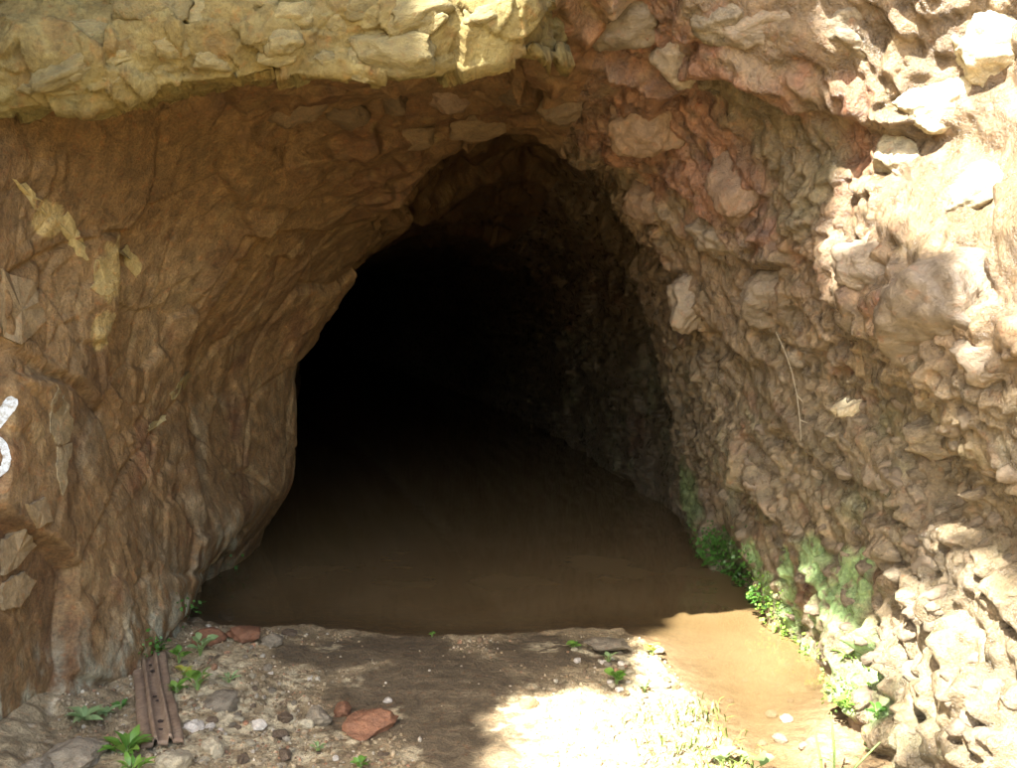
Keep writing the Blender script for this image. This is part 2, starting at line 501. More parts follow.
# green algae on the right foot
g1 = blob([spot(745, 555, .12), spot(760, 585, .10), spot(785, 625, .10), spot(800, 655, .10), spot(830, 700, .10), spot(815, 600, .14), spot(835, 600, .20), spot(805, 565, .16), spot(775, 560, .13), spot(842, 645, .15), spot(805, 625, .13), spot(820, 675, .12), spot(870, 710, .10), spot(785, 600, .1), spot(850, 570, .1), spot(860, 670, .1)])
rag = fbm(P2, 22.0, 4, .65, seed=63)
alb = lerp(alb, (.22, .35, .13), g1 * smooth(-.22, .02, rag + .5 * n_c + .12) * .85 * wR)
alb = lerp(alb, (.10, .17, .05), g1 * smooth(.1, .3, rag) * .6 * wR)
g2 = blob([spot(720, 545, .22), spot(745, 580, .16), spot(680, 500, .3)])
alb = lerp(alb, (.10, .16, .05), g2 * .7 * wR)
g3 = smooth(.05, .45, fbm(P2, 3.1, 4, .6, seed=66)) * smooth(1.35, .9, P2[:, 2]) * wR
alb = lerp(alb, (.15, .16, .08), g3 * .5)
g4 = blob([spot(760, 130, .28), spot(790, 180, .28), spot(720, 90, .2)])
alb = lerp(alb, (.11, .09, .04), g4 * .75)
alb = np.clip(alb, .01, .8)

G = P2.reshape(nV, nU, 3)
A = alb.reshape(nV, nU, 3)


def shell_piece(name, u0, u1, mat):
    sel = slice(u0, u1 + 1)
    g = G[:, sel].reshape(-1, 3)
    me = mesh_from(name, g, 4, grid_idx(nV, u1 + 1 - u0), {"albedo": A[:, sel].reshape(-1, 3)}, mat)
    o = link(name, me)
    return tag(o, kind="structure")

uL, uR = int(np.searchsorted(u_of, 4.8)), int(np.searchsorted(u_of, 7.45))
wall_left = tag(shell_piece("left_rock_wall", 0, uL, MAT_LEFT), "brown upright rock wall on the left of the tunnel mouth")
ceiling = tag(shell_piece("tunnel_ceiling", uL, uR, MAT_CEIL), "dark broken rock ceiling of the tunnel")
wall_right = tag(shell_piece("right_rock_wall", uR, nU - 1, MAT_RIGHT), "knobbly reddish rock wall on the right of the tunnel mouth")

# ------------------------------------------------------------------ ground and water
WATER_Z = -0.045
shore_px = [(120, 600), (185, 622), (215, 628), (260, 634), (310, 630), (350, 636), (400, 641), (450, 640), (520, 638), (580, 634), (625, 633),
            (655, 650), (676, 680), (704, 716), (735, 748), (765, 790), (800, 830)]
shore = [on_level(*p, WATER_Z) for p in shore_px]
poly = np.array([(-4.5, 5.2)] + [(p.x, p.y) for p in shore] + [(.75, 2.2), (.7, 1.5), (1.0, 1.5), (1.0, 2.7), (1.0, 3.35), (1.22, 3.65), (3, 4.5), (3, 45), (-9, 45), (-16, 45)], np.float32)


def poly_sd(x, y):
    """signed distance to the water outline, negative inside"""
    d = np.full(x.shape, 1e9, np.float32)
    inside = np.zeros(x.shape, bool)
    n = len(poly)
    for i in range(n):
        ax, ay = poly[i]
        bx, by = poly[(i + 1) % n]
        ex, ey = bx - ax, by - ay
        t = np.clip(((x - ax) * ex + (y - ay) * ey) / (ex * ex + ey * ey), 0, 1)
        d = np.minimum(d, np.hypot(x - ax - t * ex, y - ay - t * ey))
        c = ((ay > y) != (by > y)) & (x < ex * (y - ay) / (ey if abs(ey) > 1e-9 else 1e-9) + ax)
        inside ^= c
    return np.where(inside, -d, d)


def sheet_masks(x, y):
    q = np.stack([x, y, np.zeros_like(x)], 1).astype(np.float32)
    def gb(lst, wob=.5, sc=9.0, seed=71):
        w = np.zeros(len(x), np.float32)
        nz = fbm(q, sc, 4, .6, seed=seed)
        for px, py, r in lst:
            g = on_level(px, py, 0)
            w = np.maximum(w, smooth(1.0, .55, np.hypot((x - g.x), (y - g.y) * .8) / r + wob * nz))
        return w
    mud = gb([(440, 690, .42), (345, 660, .22), (470, 745, .30), (370, 720, .25), (540, 655, .3), (300, 665, .14), (400, 650, .3), (590, 655, .2)], .45, 5.0)
    pale = gb([(250, 735, .25), (205, 700, .18), (330, 655, .06), (395, 722, .05), (300, 690, .10), (225, 655, .13), (300, 755, .16),
               (545, 650, .10), (590, 655, .08), (600, 745, .34), (545, 720, .2), (660, 690, .25), (640, 665, .15), (410, 765, .06), (350, 745, .06), (355, 690, .05), (190, 760, .25)], .9, 12.0, 73)
    return q, mud, pale


def ground_z(x, y, full=False):
    x = np.atleast_1d(np.asarray(x, np.float32)); y = np.atleast_1d(np.asarray(y, np.float32))
    q, mud, pale = sheet_masks(x, y)
    sd = poly_sd(x, y) + .05 * fbm(q, 5.0, 4, .55, seed=75)
    z = np.where(sd < 0, WATER_Z + np.maximum(sd * .22, -.28), WATER_Z + .030 * smooth(0, .03, sd) + .05 * smooth(0, .5, sd))
    z = z + .03 * fbm(q, 1.3, 3, seed=76) * smooth(0, .4, sd)
    w3, _, _, _ = worley(q, 30.0, 77)
    w4, _, _, _ = worley(q, 13.0, 78)
    rough = np.clip(1 - mud * .75, .15, 1) * smooth(-.12, .05, sd)
    left = smooth(-.75, -1.15, x)
    z = z + rough * (.010 * (.5 - w3 ** 2) + (.014 + .02 * left) * (.5 - w4 ** 2)) + .010 * fbm(q, 12.0, 5, .6, seed=79) * (.35 + .65 * rough) + .05 * left * smooth(.0, .4, sd)
    # rises to the side walls and slopes gently down outside
    z = z + .12 * smooth(-1.35, -1.7, x) * smooth(4.6, 4.0, y) - .03 * smooth(2.6, 1.0, y)
    if full:
        return z, q, mud, pale, sd
    return z


def axis_lines(segs):
    out = [np.arange(a, b, s) for a, b, s in segs]
    return np.concatenate(out + [[segs[-1][1]]])

gx = axis_lines([(-300, -60, 40), (-60, -8, 6), (-8, -2.1, .4), (-2.1, 1.9, .0095), (1.9, 8, .4), (8, 60, 6), (60, 300, 40)])
gy = axis_lines([(-300, -60, 40), (-60, -6, 5), (-6, 1.5, .3), (1.5, 2.6, .04), (2.6, 5.2, .0085), (5.2, 7.5, .03), (7.5, 36, .5), (36, 300, 60)])
GX, GY = np.meshgrid(gx, gy)
gz, gq, gmud, gpale, gsd = ground_z(GX.ravel(), GY.ravel(), True)
g_n1, g_n2 = fbm(gq, 4.0, 5, .6, seed=81), fbm(gq, 16.0, 4, .6, seed=82)
gc = np.tile(np.array([.27, .215, .132], np.float32), (len(gz), 1))
gc = lerp(gc, (.37, .305, .195), smooth(-.1, .4, g_n1))
gc = lerp(gc, (.135, .106, .068), gmud * smooth(-.5, -.1, g_n1 + .4))
gc = lerp(gc, (.50, .44, .30), gpale * smooth(-.08, .08, g_n2 + .06))
gc = lerp(gc, (.55, .48, .36), smooth(.28, .4, g_n2) * .6 * (1 - gmud))
wet = smooth(.07, -.01, gsd)
gc = lerp(gc, (.16, .105, .055), wet * .8)
gc = lerp(gc, (.20, .135, .075), smooth(.65, .8, gq[:, 0]) * smooth(3.9, 3.6, gq[:, 1]) * smooth(1.5, 1.3, gq[:, 0]) * smooth(2.6, 3.0, gq[:, 1]) * .6)
far = smooth(2.4, 1.0, gq[:, 1])
gc = lerp(gc, (.22, .20, .11), far * smooth(-.2, .3, g_n1) * .7)
GV = np.stack([GX.ravel(), GY.ravel(), gz], 1)
ground = tag(link("ground", mesh_from("ground", GV, 4, grid_idx(len(gy), len(gx)), {"albedo": np.clip(gc * np.array([1.0, .95, .84], np.float32), .02, .8)}, MAT_GROUND)),
             "stony earth floor in front of the tunnel", kind="structure")

# brown silty water: the deeper it is, the less of the bed shows through
m, nt, b = new_mat("silty_water")
at_ = nt.nodes.new("ShaderNodeAttribute"); at_.attribute_name = "silt"
geo = nt.nodes.new("ShaderNodeTexCoord")
nz = nnode(nt, 2.0, 3, .5, geo.outputs["Object"])
colw = mixc(nt, 'MIX', mrange(nt, nz.outputs["Fac"], .35, .65, 0, 1), (.120, .079, .034), (.150, .102, .047))
nt.links.new(colw, b.inputs["Base Color"])
b.inputs["Roughness"].default_value = .06
b.inputs["IOR"].default_value = 1.33
nt.links.new(at_.outputs["Fac"], b.inputs["Alpha"])
nb = nnode(nt, 9.0, 2, .4, geo.outputs["Object"])
bp = nt.nodes.new("ShaderNodeBump"); bp.inputs["Strength"].default_value = .02; bp.inputs["Distance"].default_value = .02
nt.links.new(nb.outputs["Fac"], bp.inputs["Height"]); nt.links.new(bp.outputs[0], b.inputs["Normal"])
MAT_WATER = m
wx = axis_lines([(-11, -2.2, .4), (-2.2, 1.6, .03), (1.6, 2.0, .2)])
wy = axis_lines([(1.4, 5.4, .03), (5.4, 36, .5)])
WX, WY = np.meshgrid(wx, wy)
wz = ground_z(WX.ravel(), WY.ravel())
silt = 1 - np.exp(-np.maximum(WATER_Z - wz, 0) * 20.0)
water = tag(link("water", mesh_from("water", np.stack([WX.ravel(), WY.ravel(), np.full(WX.size, WATER_Z)], 1), 4, grid_idx(len(wy), len(wx)), {"silt": np.clip(silt, 0.12, 1)}, MAT_WATER)),
            "still brown silty water flooding the tunnel floor", kind="structure")

# ------------------------------------------------------------------ yellow ledge over the mouth
edge_px = [(-60, 120), (0, 112), (45, 108), (90, 112), (135, 95), (180, 82), (240, 78), (300, 76), (350, 70), (400, 74), (440, 74), (470, 62), (505, 56), (540, 52), (575, 40)]
ex = np.array([p[0] for p in edge_px], float)
ey = np.array([p[1] for p in edge_px], float)
lu = np.linspace(-60, 575, 338)
rows = []
lv = np.concatenate([np.linspace(-.5, 0, 50)[:-1], np.linspace(0, 1, 150)])       # <0 underside going back, >0 the face
ed = np.interp(lu, [-60, 150, 400, 575], [3.02, 3.1, 3.2, 3.28])
epts = np.array([tuple(at_depth(a, np.interp(a, ex, ey), d)) for a, d in zip(lu, ed)])
for t in lv:
    r = epts.copy()
    if t < 0:
        r[:, 1] += -t * 1.4
        r[:, 2] += -t * .35
    else:
        r[:, 2] += t * .95
        r[:, 1] += -.10 * math.sin(min(t * 3, 1) * math.pi) + .12 * t - .25 * t * t
    r[:, 1] += .45 * smooth(520, 575, lu) ** 1.5 * (1 if t >= 0 else .4)
    rows.append(r)
LV = np.array(rows)
# round the lower lip
LN = grid_normals(LV)
if LN[-1, :, 1].mean() > 0: LN = -LN
LP = LV.reshape(-1, 3).astype(np.float32)
l1, le1 = facets(LP + .08 * np.stack([fbm(LP, 4, 3, seed=s) for s in (5, 6, 7)], 1), 5.0, 101, .9, .6)
l2, le2 = facets(LP, 12.0, 102, .9, .6)
ld = .05 * l1 + .012 * l2 + .012 * fbm(LP, 14, 5, .6, seed=103) + .05 * fbm(LP, 2.0, 2, seed=104)
LP2 = LP + LN.reshape(-1, 3) * ld[:, None]
l_n, l_m = fbm(LP2, 5, 5, .6, seed=105), fbm(LP2, 11, 4, .6, seed=106)
lc = np.tile(np.array([.215, .17, .078], np.float32), (len(LP), 1))
lc = lerp(lc, (.30, .255, .13), smooth(0, .4, l_n))
lc = lerp(lc, (.20, .135, .06), smooth(.05, .4, l_m) * .7)
lc = lerp(lc, (.25, .235, .13), smooth(.1, .4, -l_n) * .6) * np.array([.65, .62, .50], np.float32)
ledge_obj = tag(link("yellow_rock_ledge", mesh_from("yellow_rock_ledge", LP2, 4, grid_idx(*LV.shape[:2]), {"albedo": lc}, MAT_LINTEL)),
                "yellow rock ledge hanging over the tunnel mouth", kind="structure")
bpy.context.view_layer.update()


def hit(px, py, objs=None):
    """first surface met from the camera along a photo pixel"""
    o0 = Vector((0, 0, CAM_H)); r = ray_dir(px, py).normalized()
    best = None
    for o in objs or (wall_left, ceiling, wall_right, ground, ledge_obj):
        ok, loc, nor, _ = o.ray_cast(o0, r)
        if ok and (best is None or (loc - o0).length < (best[0] - o0).length):
            best = (loc.copy(), nor.copy() if nor.dot(r) < 0 else -nor, o)
    return best

# ------------------------------------------------------------------ unseen tree behind and left of the viewer, crown shaped to shade the mouth
S3 = np.array(SUN_TO)
E1 = np.cross(S3, [0, 0, 1.0]); E1 /= np.linalg.norm(E1)
E2 = np.cross(S3, E1)
LIT = [
    [(500, 768), (512, 738), (500, 712), (535, 700), (600, 694), (628, 706), (648, 690), (655, 655), (645, 640), (690, 631), (735, 631), (785, 648), (800, 655), (818, 630), (862, 640), (872, 690), (890, 612), (905, 640), (928, 700), (945, 768)],
    [(955, 590), (1000, 690), (1017, 750), (1020, 780), (1020, 535), (970, 525)],
    [(855, 135), (885, 85), (935, 40), (1017, 0), (1020, 0), (1020, 235), (990, 222), (950, 200), (905, 178), (860, 165)],
    [(836, 240), (852, 240), (852, 270), (838, 268)],
]


def in_poly(poly2, x, y):
    c = False
    for (ax, ay), (bx, by) in zip(poly2, poly2[1:] + poly2[:1]):
        if (ay > y) != (by > y) and x < (bx - ax) * (y - ay) / (by - ay) + ax:
            c = not c
    return c

CELL = .05
lit_cells, wall_cells = set(), set()
for gi, pg in enumerate(LIT):
    rr = 2 if gi in (1, 2) else 1
    xs, ys_ = [p[0] for p in pg], [p[1] for p in pg]
    for px in range(min(xs), max(xs), 7):
        for py in range(min(ys_), max(ys_), 7):
            if in_poly(pg, px, py):
                h = hit(px, py)
                if h:
                    p = np.array(h[0])
                    ia, ib = int(round(p @ E1 / CELL)), int(round(p @ E2 / CELL))
                    for da in range(-rr, rr + 1):
                        for db in range(-rr, rr + 1):
                            lit_cells.add((ia + da, ib + db))
                            if gi == 1 or (gi == 0 and px > 872):
                                wall_cells.add((ia + da, ib + db))

leaf_mat, nt, b = new_mat("tree_leaf")
oi = nt.nodes.new("ShaderNodeTexCoord")
nn = nnode(nt, 3.0, 3, .6, oi.outputs["Object"])
nt.links.new(mixc(nt, 'MIX', nn.outputs["Fac"], (.035, .075, .015), (.10, .15, .03)), b.inputs["Base Color"])
b.inputs["Roughness"].default_value = .5
bark_mat = rock_material("bark", base=(.13, .095, .06), rough=(.8, .95), bump=.8, fine=20)


def tube(pts, radii, seg=8):
    vs, fs = [], []
    for i, (p, r) in enumerate(zip(pts, radii)):
        p = Vector(p)
        t = (Vector(pts[min(i + 1, len(pts) - 1)]) - Vector(pts[max(i - 1, 0)])).normalized()
        q = t.to_track_quat('Z', 'Y')
        for k in range(seg):
            a = 2 * math.pi * k / seg
            vs.append(p + q @ Vector((math.cos(a) * r, math.sin(a) * r, 0)))
        if i:
            for k in range(seg):
                fs.append(((i - 1) * seg + k, (i - 1) * seg + (k + 1) % seg, i * seg + (k + 1) % seg, i * seg + k))
    return vs, fs


def py_mesh(name, parts, mat, smooth_shade=True):
    vs, fs = [], []
    for v, f in parts:
        o = len(vs)
        vs += [tuple(p) for p in v]
        fs += [tuple(i + o for i in q) for q in f]
    me = bpy.data.meshes.new(name)
    me.from_pydata(vs, [], fs)
    me.materials.append(mat)
    if smooth_shade:
        me.polygons.foreach_set("use_smooth", np.ones(len(me.polygons), bool))
    me.update()
    return me

tgt = Vector((.15, 4.1, .8))                                  # the shaded middle of the mouth
crown_c = tgt + SUN_TO * (8.0 / SUN_TO.z * .82)
tree = bpy.data.objects.new("leafy_tree", None)
tree.location = (-6.6, -2.6, 0.0)
COL.objects.link(tree)
tag(tree, "unseen leafy tree behind the viewer, crown shaped to shade the tunnel mouth", "tree")
n_leaf = 60000
q = RNG.normal(size=(n_leaf * 3, 3))
q /= np.linalg.norm(q, axis=1, keepdims=True)
q *= RNG.random((len(q), 1)) ** (1 / 3)
q = q * np.array([2.9, 2.6, 1.1]) + np.array(crown_c)
ca, cb = np.round(q @ E1 / CELL).astype(int), np.round(q @ E2 / CELL).astype(int)
keep = np.array([(a, b_) not in lit_cells for a, b_ in zip(ca, cb)])  # crown left open wherever its shadow would cover a sun patch
dap = fbm(q.astype(np.float32), 2.6, 2, seed=124) > .42           # loose sprays that dapple the lower right wall
keep |= dap & np.array([(a, b_) in wall_cells for a, b_ in zip(ca, cb)])
drop = q + (-S3)[None] * (q[:, 2:3] / S3[2])            # where the leaf's shadow meets the floor
keep &= (drop[:, 1] > 2.75 + .5 * fbm(q.astype(np.float32), .8, 2, seed=122)) & (drop[:, 1] < 7.5)
keep &= fbm(q.astype(np.float32), 1.1, 2, seed=121) > -.42
q = q[keep][:n_leaf]
m_ = len(q)
ax1 = RNG.normal(size=(m_, 3)); ax1[:, 2] *= .5; ax1 /= np.linalg.norm(ax1, axis=1, keepdims=True)
ax2 = np.cross(ax1, RNG.normal(size=(m_, 3))); ax2 /= np.linalg.norm(ax2, axis=1, keepdims=True)
ln = RNG.uniform(.045, .08, (m_, 1)); wd = ln * .5
tl = np.array(tree.location)
LVt = np.stack([q - ax1 * ln, q + ax2 * wd, q + ax1 * ln, q - ax2 * wd], 1).reshape(-1, 3) - tl
crown = link("crown", mesh_from("crown", LVt, 4, np.arange(len(LVt)), mat=leaf_mat, smooth_shade=False), tree)
crown["kind"] = "stuff"
cl = crown_c - Vector(tl)
trunk_top = Vector((cl.x * .35, cl.y * .35, cl.z * .62))
link("trunk", py_mesh("trunk", [tube([(0, 0, -.3), (.05, 0, 1.0), (.1, -.1, 2.6), trunk_top * .75, trunk_top], [.42, .30, .25, .21, .17], 12)], bark_mat), tree)
qs = q - tl
for k in range(14):
    e = Vector(qs[RNG.integers(m_)])
    mid_ = trunk_top.lerp(e, .5) + Vector((0, 0, .25))
    chk = [np.array(trunk_top.lerp(mid_, t)) + tl for t in np.linspace(0, 1, 30)] + [np.array(mid_.lerp(e, t)) + tl for t in np.linspace(0, 1, 30)]
    if any((int(round(p @ E1 / CELL)) + a, int(round(p @ E2 / CELL)) + b_) in lit_cells for p in chk for a in (-2, 0, 2) for b_ in (-2, 0, 2)):
        continue
    link("limb", py_mesh("limb", [tube([trunk_top * (.86 + .015 * k), mid_, e], [.10, .06, .015], 7)], bark_mat), tree)

# ------------------------------------------------------------------ rocks as shapes
ALL_ROCK = (wall_left, ceiling, wall_right, ground, ledge_obj)


def ico(sub):
    t = (1 + 5 ** .5) / 2
    v = [Vector(p).normalized() for p in ((-1, t, 0), (1, t, 0), (-1, -t, 0), (1, -t, 0), (0, -1, t), (0, 1, t), (0, -1, -t), (0, 1, -t), (t, 0, -1), (t, 0, 1), (-t, 0, -1), (-t, 0, 1))]
    f = [(0, 11, 5), (0, 5, 1), (0, 1, 7), (0, 7, 10), (0, 10, 11), (1, 5, 9), (5, 11, 4), (11, 10, 2), (10, 7, 6), (7, 1, 8), (3, 9, 4), (3, 4, 2), (3, 2, 6), (3, 6, 8), (3, 8, 9), (4, 9, 5), (2, 4, 11), (6, 2, 10), (8, 6, 7), (9, 8, 1)]
    for _ in range(sub):
        cache, g = {}, []
        def md(a, b_):
            kk = (min(a, b_), max(a, b_))
            if kk not in cache:
                v.append((v[a] + v[b_]).normalized()); cache[kk] = len(v) - 1
            return cache[kk]
        for a, b_, c_ in f:
            x, y, z = md(a, b_), md(b_, c_), md(c_, a)
            g += [(a, x, z), (b_, y, x), (c_, z, y), (x, y, z)]
        f = g
    return np.array([tuple(p) for p in v], np.float32), np.array(f, np.int32)

ICO = {k: ico(k) for k in (0, 1, 2, 3, 4)}


def rock_verts(seed, sub=3, planes=11, sharp=.9, rough=.09):
    """a boulder cut by random planes, radius about 1"""
    r = np.random.default_rng(seed)
    v, f = ICO[sub]
    pn = r.normal(size=(planes, 3)); pn /= np.linalg.norm(pn, axis=1, keepdims=True)
    ph = r.uniform(.62, .95, planes)
    d = v @ pn.T
    rad = np.where(d > .08, ph / np.maximum(d, .08), 9).min(1)
    rad = np.minimum(rad, 1.12)
    rad = rad * sharp + (1 - sharp) * .85
    out = v * rad[:, None]
    n = fbm(out + seed * 3.1, 1.6, 4, .55, seed=seed % 97)
    if sub >= 3:
        n = n + .5 * facets(out + seed * 1.7, 2.6, seed % 89, 1.0, .6)[0] / 3.2
    return (out * (1 + rough * 3.2 * n)[:, None]).astype(np.float32), f


def rock_mesh(name, seed, mat, sub=3, **kw):
    v, f = rock_verts(seed, sub, **kw)
    return mesh_from(name, v, 3, f.ravel(), mat=mat, smooth_shade=sub > 2)


def mat_stone(name, base, **kw):
    d = dict(rough=(.55, .9), bump=.5, fine=9.0, vary=.22, contrast=.32, spec=.3)
    d.update(kw)
    return rock_material(name, base=base, **d)

M_OCHRE = mat_stone("ochre_stone", (.185, .15, .065))
M_OLIVE = mat_stone("olive_stone", (.18, .16, .08))
M_TAN = mat_stone("tan_stone", (.18, .13, .065))
M_PINK = mat_stone("brown_boulder", (.175, .135, .088), rough=(.3, .7), spec=.5)
M_RED = mat_stone("red_boulder", (.16, .105, .064), rough=(.35, .75), spec=.4)
M_GREYB = mat_stone("speckled_grey_boulder", (.18, .145, .095), contrast=.5)
M_CEIL = mat_stone("ceiling_stone", (.12, .08, .042))
M_PALE = mat_stone("pale_stone", (.38, .325, .21))
M_WHITE = mat_stone("white_stone", (.56, .50, .40), contrast=.3)
M_GREY = mat_stone("grey_stone", (.20, .165, .11))
M_DARK = mat_stone("dark_wet_stone", (.12, .085, .052), rough=(.25, .6))
M_RUST = mat_stone("orange_red_stone", (.19, .09, .046))

VAR = {}


def variant(mat, k, sub=3, **kw):
    key = (mat.name, k, sub)
    if key not in VAR:
        VAR[key] = rock_mesh(mat.name.split("_")[-1], 31 * k + sum(map(ord, mat.name)), mat, sub, **kw)
    return VAR[key]


def basis(nor, spin):
    """x, y along the surface, z outwards"""
    q = Vector(nor).to_track_quat('Z', 'Y')
    return q @ Quaternion((0, 0, 1), spin)


def px_size(loc, px):
    return (loc - Vector((0, 0, CAM_H))).y * px / FPX


def embed(parent, name, px, py, rx, ry, rz, mat, k, sub=3, sink=.35, objs=None, tilt=.35):
    """a stone set into a wall at a photo pixel; rx, ry, rz in pixels (across, up, out)"""
    h = hit(px, py, objs)
    if not h:
        return None
    loc, nor, _ = h
    sx, sy, sz = (px_size(loc, a) for a in (rx, ry, rz))
    # face the open side: x across the picture, y up the picture
    zax = (nor + Vector((random.uniform(-tilt, tilt), random.uniform(-tilt, tilt), random.uniform(-tilt, tilt)))).normalized()
    view = (loc - Vector((0, 0, CAM_H))).normalized()
    zax = (zax * .75 - view * .5).normalized()
    xax = Vector((1, 0, 0)); xax = (xax - zax * xax.dot(zax)).normalized()
    yax = zax.cross(xax)
    rot = Matrix((xax, yax, zax)).transposed() @ Matrix.Rotation(random.uniform(-.5, .5), 3, 'Z')
    o = link(name, variant(mat, k, sub), parent)
    o.matrix_world = Matrix.Translation(loc - nor * sz * sink) @ rot.to_4x4() @ Matrix.Diagonal((sx, sy, sz, 1))
    return o


# stones of the yellow ledge
kk = 0
for row, (yo, st_) in enumerate(((-14, 44), (-40, 52), (-68, 58), (-94, 60))):
    x = -10 + row * 17
    while x < 528:
        x += st_ * random.uniform(.7, 1.35)
        py = np.interp(x, ex, ey) + yo + random.uniform(-9, 9)
        if py < -12 or random.random() < .25 or x > 532:
            continue
        kk += 1
        w = st_ * random.uniform(.34, .62)
        embed(ledge_obj, "stone", x, py, w, w * random.uniform(.4, .75), w * random.uniform(.35, .6), M_OCHRE, kk % 8, 3, .6, (ledge_obj,), .5)
embed(ledge_obj, "stone", 62, 75, 38, 17, 20, M_OCHRE, 9, 3, .2, (ledge_obj,), .2)
embed(ledge_obj, "stone", 400, 52, 44, 24, 20, M_OCHRE, 10, 3, .2, (ledge_obj,), .2)
embed(ledge_obj, "stone", 415, 12, 38, 20, 18, M_OCHRE, 11, 3, .2, (ledge_obj,), .2)
embed(ledge_obj, "stone", 282, 42, 22, 16, 14, M_OCHRE, 11, 3, .2, (ledge_obj,), .2)

# boulders of the right wall
for px, py, rx, ry, rz, mt in ((848, 36, 52, 34, 34, M_GREYB), (612, 34, 52, 40, 30, M_PINK), (634, 128, 42, 44, 26, M_RED), (668, 60, 34, 30, 24, M_PINK),
                               (760, 22, 48, 30, 28, M_PINK), (715, 30, 34, 26, 22, M_GREYB), (925, 318, 82, 58, 46, M_PINK), (985, 372, 34, 24, 24, M_PINK),
                               (868, 268, 36, 32, 28, M_PINK), (730, 180, 36, 40, 24, M_RED), (718, 240, 40, 30, 24, M_PINK), (645, 205, 30, 30, 20, M_RED),
                               (855, 405, 22, 14, 16, M_PALE), (880, 480, 24, 20, 18, M_PINK), (938, 440, 40, 28, 24, M_GREYB), (770, 290, 40, 30, 24, M_PINK),
                               (690, 300, 26, 34, 20, M_PINK), (940, 110, 44, 26, 26, M_PALE), (890, 150, 34, 32, 26, M_PALE), (975, 185, 46, 30, 28, M_PALE), (1000, 60, 40, 34, 30, M_PALE)):
    kk += 1
    embed(wall_right, "boulder", px, py, rx, ry, rz, mt, kk % 9, 4, .62, (wall_right, ceiling), .2)
# rubble knobs
rub_poly = [(705, 500), (720, 400), (790, 330), (860, 400), (1010, 420), (1017, 760), (890, 740), (800, 640)]
n_k = 0
while n_k < 110:
    px, py = random.uniform(700, 1025), random.uniform(330, 768)
    if not in_poly(rub_poly, px, py):
        continue
    n_k += 1
    r_ = random.uniform(5, 10) * (1 + .3 * (px > 860))
    embed(wall_right, "stone", px, py, r_ * random.uniform(.9, 1.5), r_ * random.uniform(.7, 1), r_ * .9, random.choice((M_PINK, M_PINK, M_GREYB, M_GREYB, M_GREYB)), n_k % 6, 2, .6, (wall_right,), .5)
# a few loosened blocks in the ceiling and left wall
for px, py, rx, ry, mt in ((480, 130, 32, 16, M_CEIL), (420, 135, 26, 14, M_CEIL), (350, 120, 26, 18, M_CEIL), (560, 110, 24, 20, M_CEIL), (300, 110, 30, 20, M_CEIL), (450, 100, 24, 16, M_RED), (390, 100, 22, 16, M_CEIL), (510, 95, 26, 18, M_CEIL)):
    kk += 1
    embed(ceiling, "stone", px, py, rx, ry, 14, mt, kk % 8, 3, .4, (ceiling, wall_left), .4)


# thin plates of ochre crust on the left wall, and the white paint marks
def plate(parent, name, pts, thick, mat, objs=None):
    hs = [hit(x, y, objs or (wall_left, ceiling)) for x, y in pts]
    c = (sum(p[0] for p in pts) / len(pts), sum(p[1] for p in pts) / len(pts))
    hc = hit(*c, objs or (wall_left, ceiling))
    nor = sum((h[1] for h in hs), hc[1].copy()).normalized()
    vs = [hc[0] + nor * (thick * 1.25)] + [h[0] + nor * thick for h in hs] + [h[0] - nor * .03 for h in hs]
    n = len(pts)
    fs = [(0, 1 + i, 1 + (i + 1) % n) for i in range(n)] + [(1 + i, 1 + n + i, 1 + n + (i + 1) % n, 1 + (i + 1) % n) for i in range(n)]
    return link(name, py_mesh(name, [(vs, fs)], mat, False), parent)

M_CRUST = rock_material("ochre_crust", base=(.33, .26, .115), rough=(.7, .95), bump=.4, fine=60, contrast=.3, spec=.2)
M_CRUST2 = rock_material("buff_crust", base=(.29, .225, .125), rough=(.7, .95), bump=.5, fine=60, contrast=.4, spec=.2)
M_SPALL = rock_material("brown_spall", base=(.22, .16, .085), rough=(.7, .95), bump=.4, fine=60, contrast=.3, spec=.2)


def ragged(pts, amp, n=4):
    out = []
    for (ax, ay), (bx, by) in zip(pts, pts[1:] + pts[:1]):
        for k in range(n):
            t = k / n
            out.append((ax + (bx - ax) * t + random.uniform(-amp, amp), ay + (by - ay) * t + random.uniform(-amp, amp)))
    return out

for pts, mt in (([(10, 180), (26, 184), (40, 200), (46, 214), (36, 210)], M_CRUST), ([(54, 217), (68, 213), (78, 232), (84, 246), (88, 262), (74, 252), (66, 238)], M_CRUST),
                ([(95, 258), (110, 270), (121, 289), (104, 296), (92, 289)], M_CRUST), ([(118, 250), (128, 246), (143, 268), (134, 277)], M_CRUST),
                ([(58, 385), (66, 402), (73, 424), (70, 442), (56, 446), (48, 430), (52, 405)], M_CRUST2), ([(57, 448), (70, 444), (68, 468), (63, 494), (57, 470)], M_CRUST2),
                ([(150, 425), (166, 415), (165, 421), (146, 433)], M_CRUST), ([(170, 395), (188, 372), (190, 376), (174, 399)], M_CRUST)):
    plate(wall_left, "crust_plate", ragged(pts, 1.8), .004, mt)
for pts in ([(0, 540), (24, 528), (34, 545), (14, 566), (0, 575)], [(0, 582), (20, 572), (34, 582), (16, 606), (0, 610)], [(24, 505), (44, 498), (50, 520), (36, 528)], [(0, 270), (30, 282), (45, 320), (20, 345), (0, 335)]):
    plate(wall_left, "spall", ragged(pts, 1.6), .012, M_SPALL)

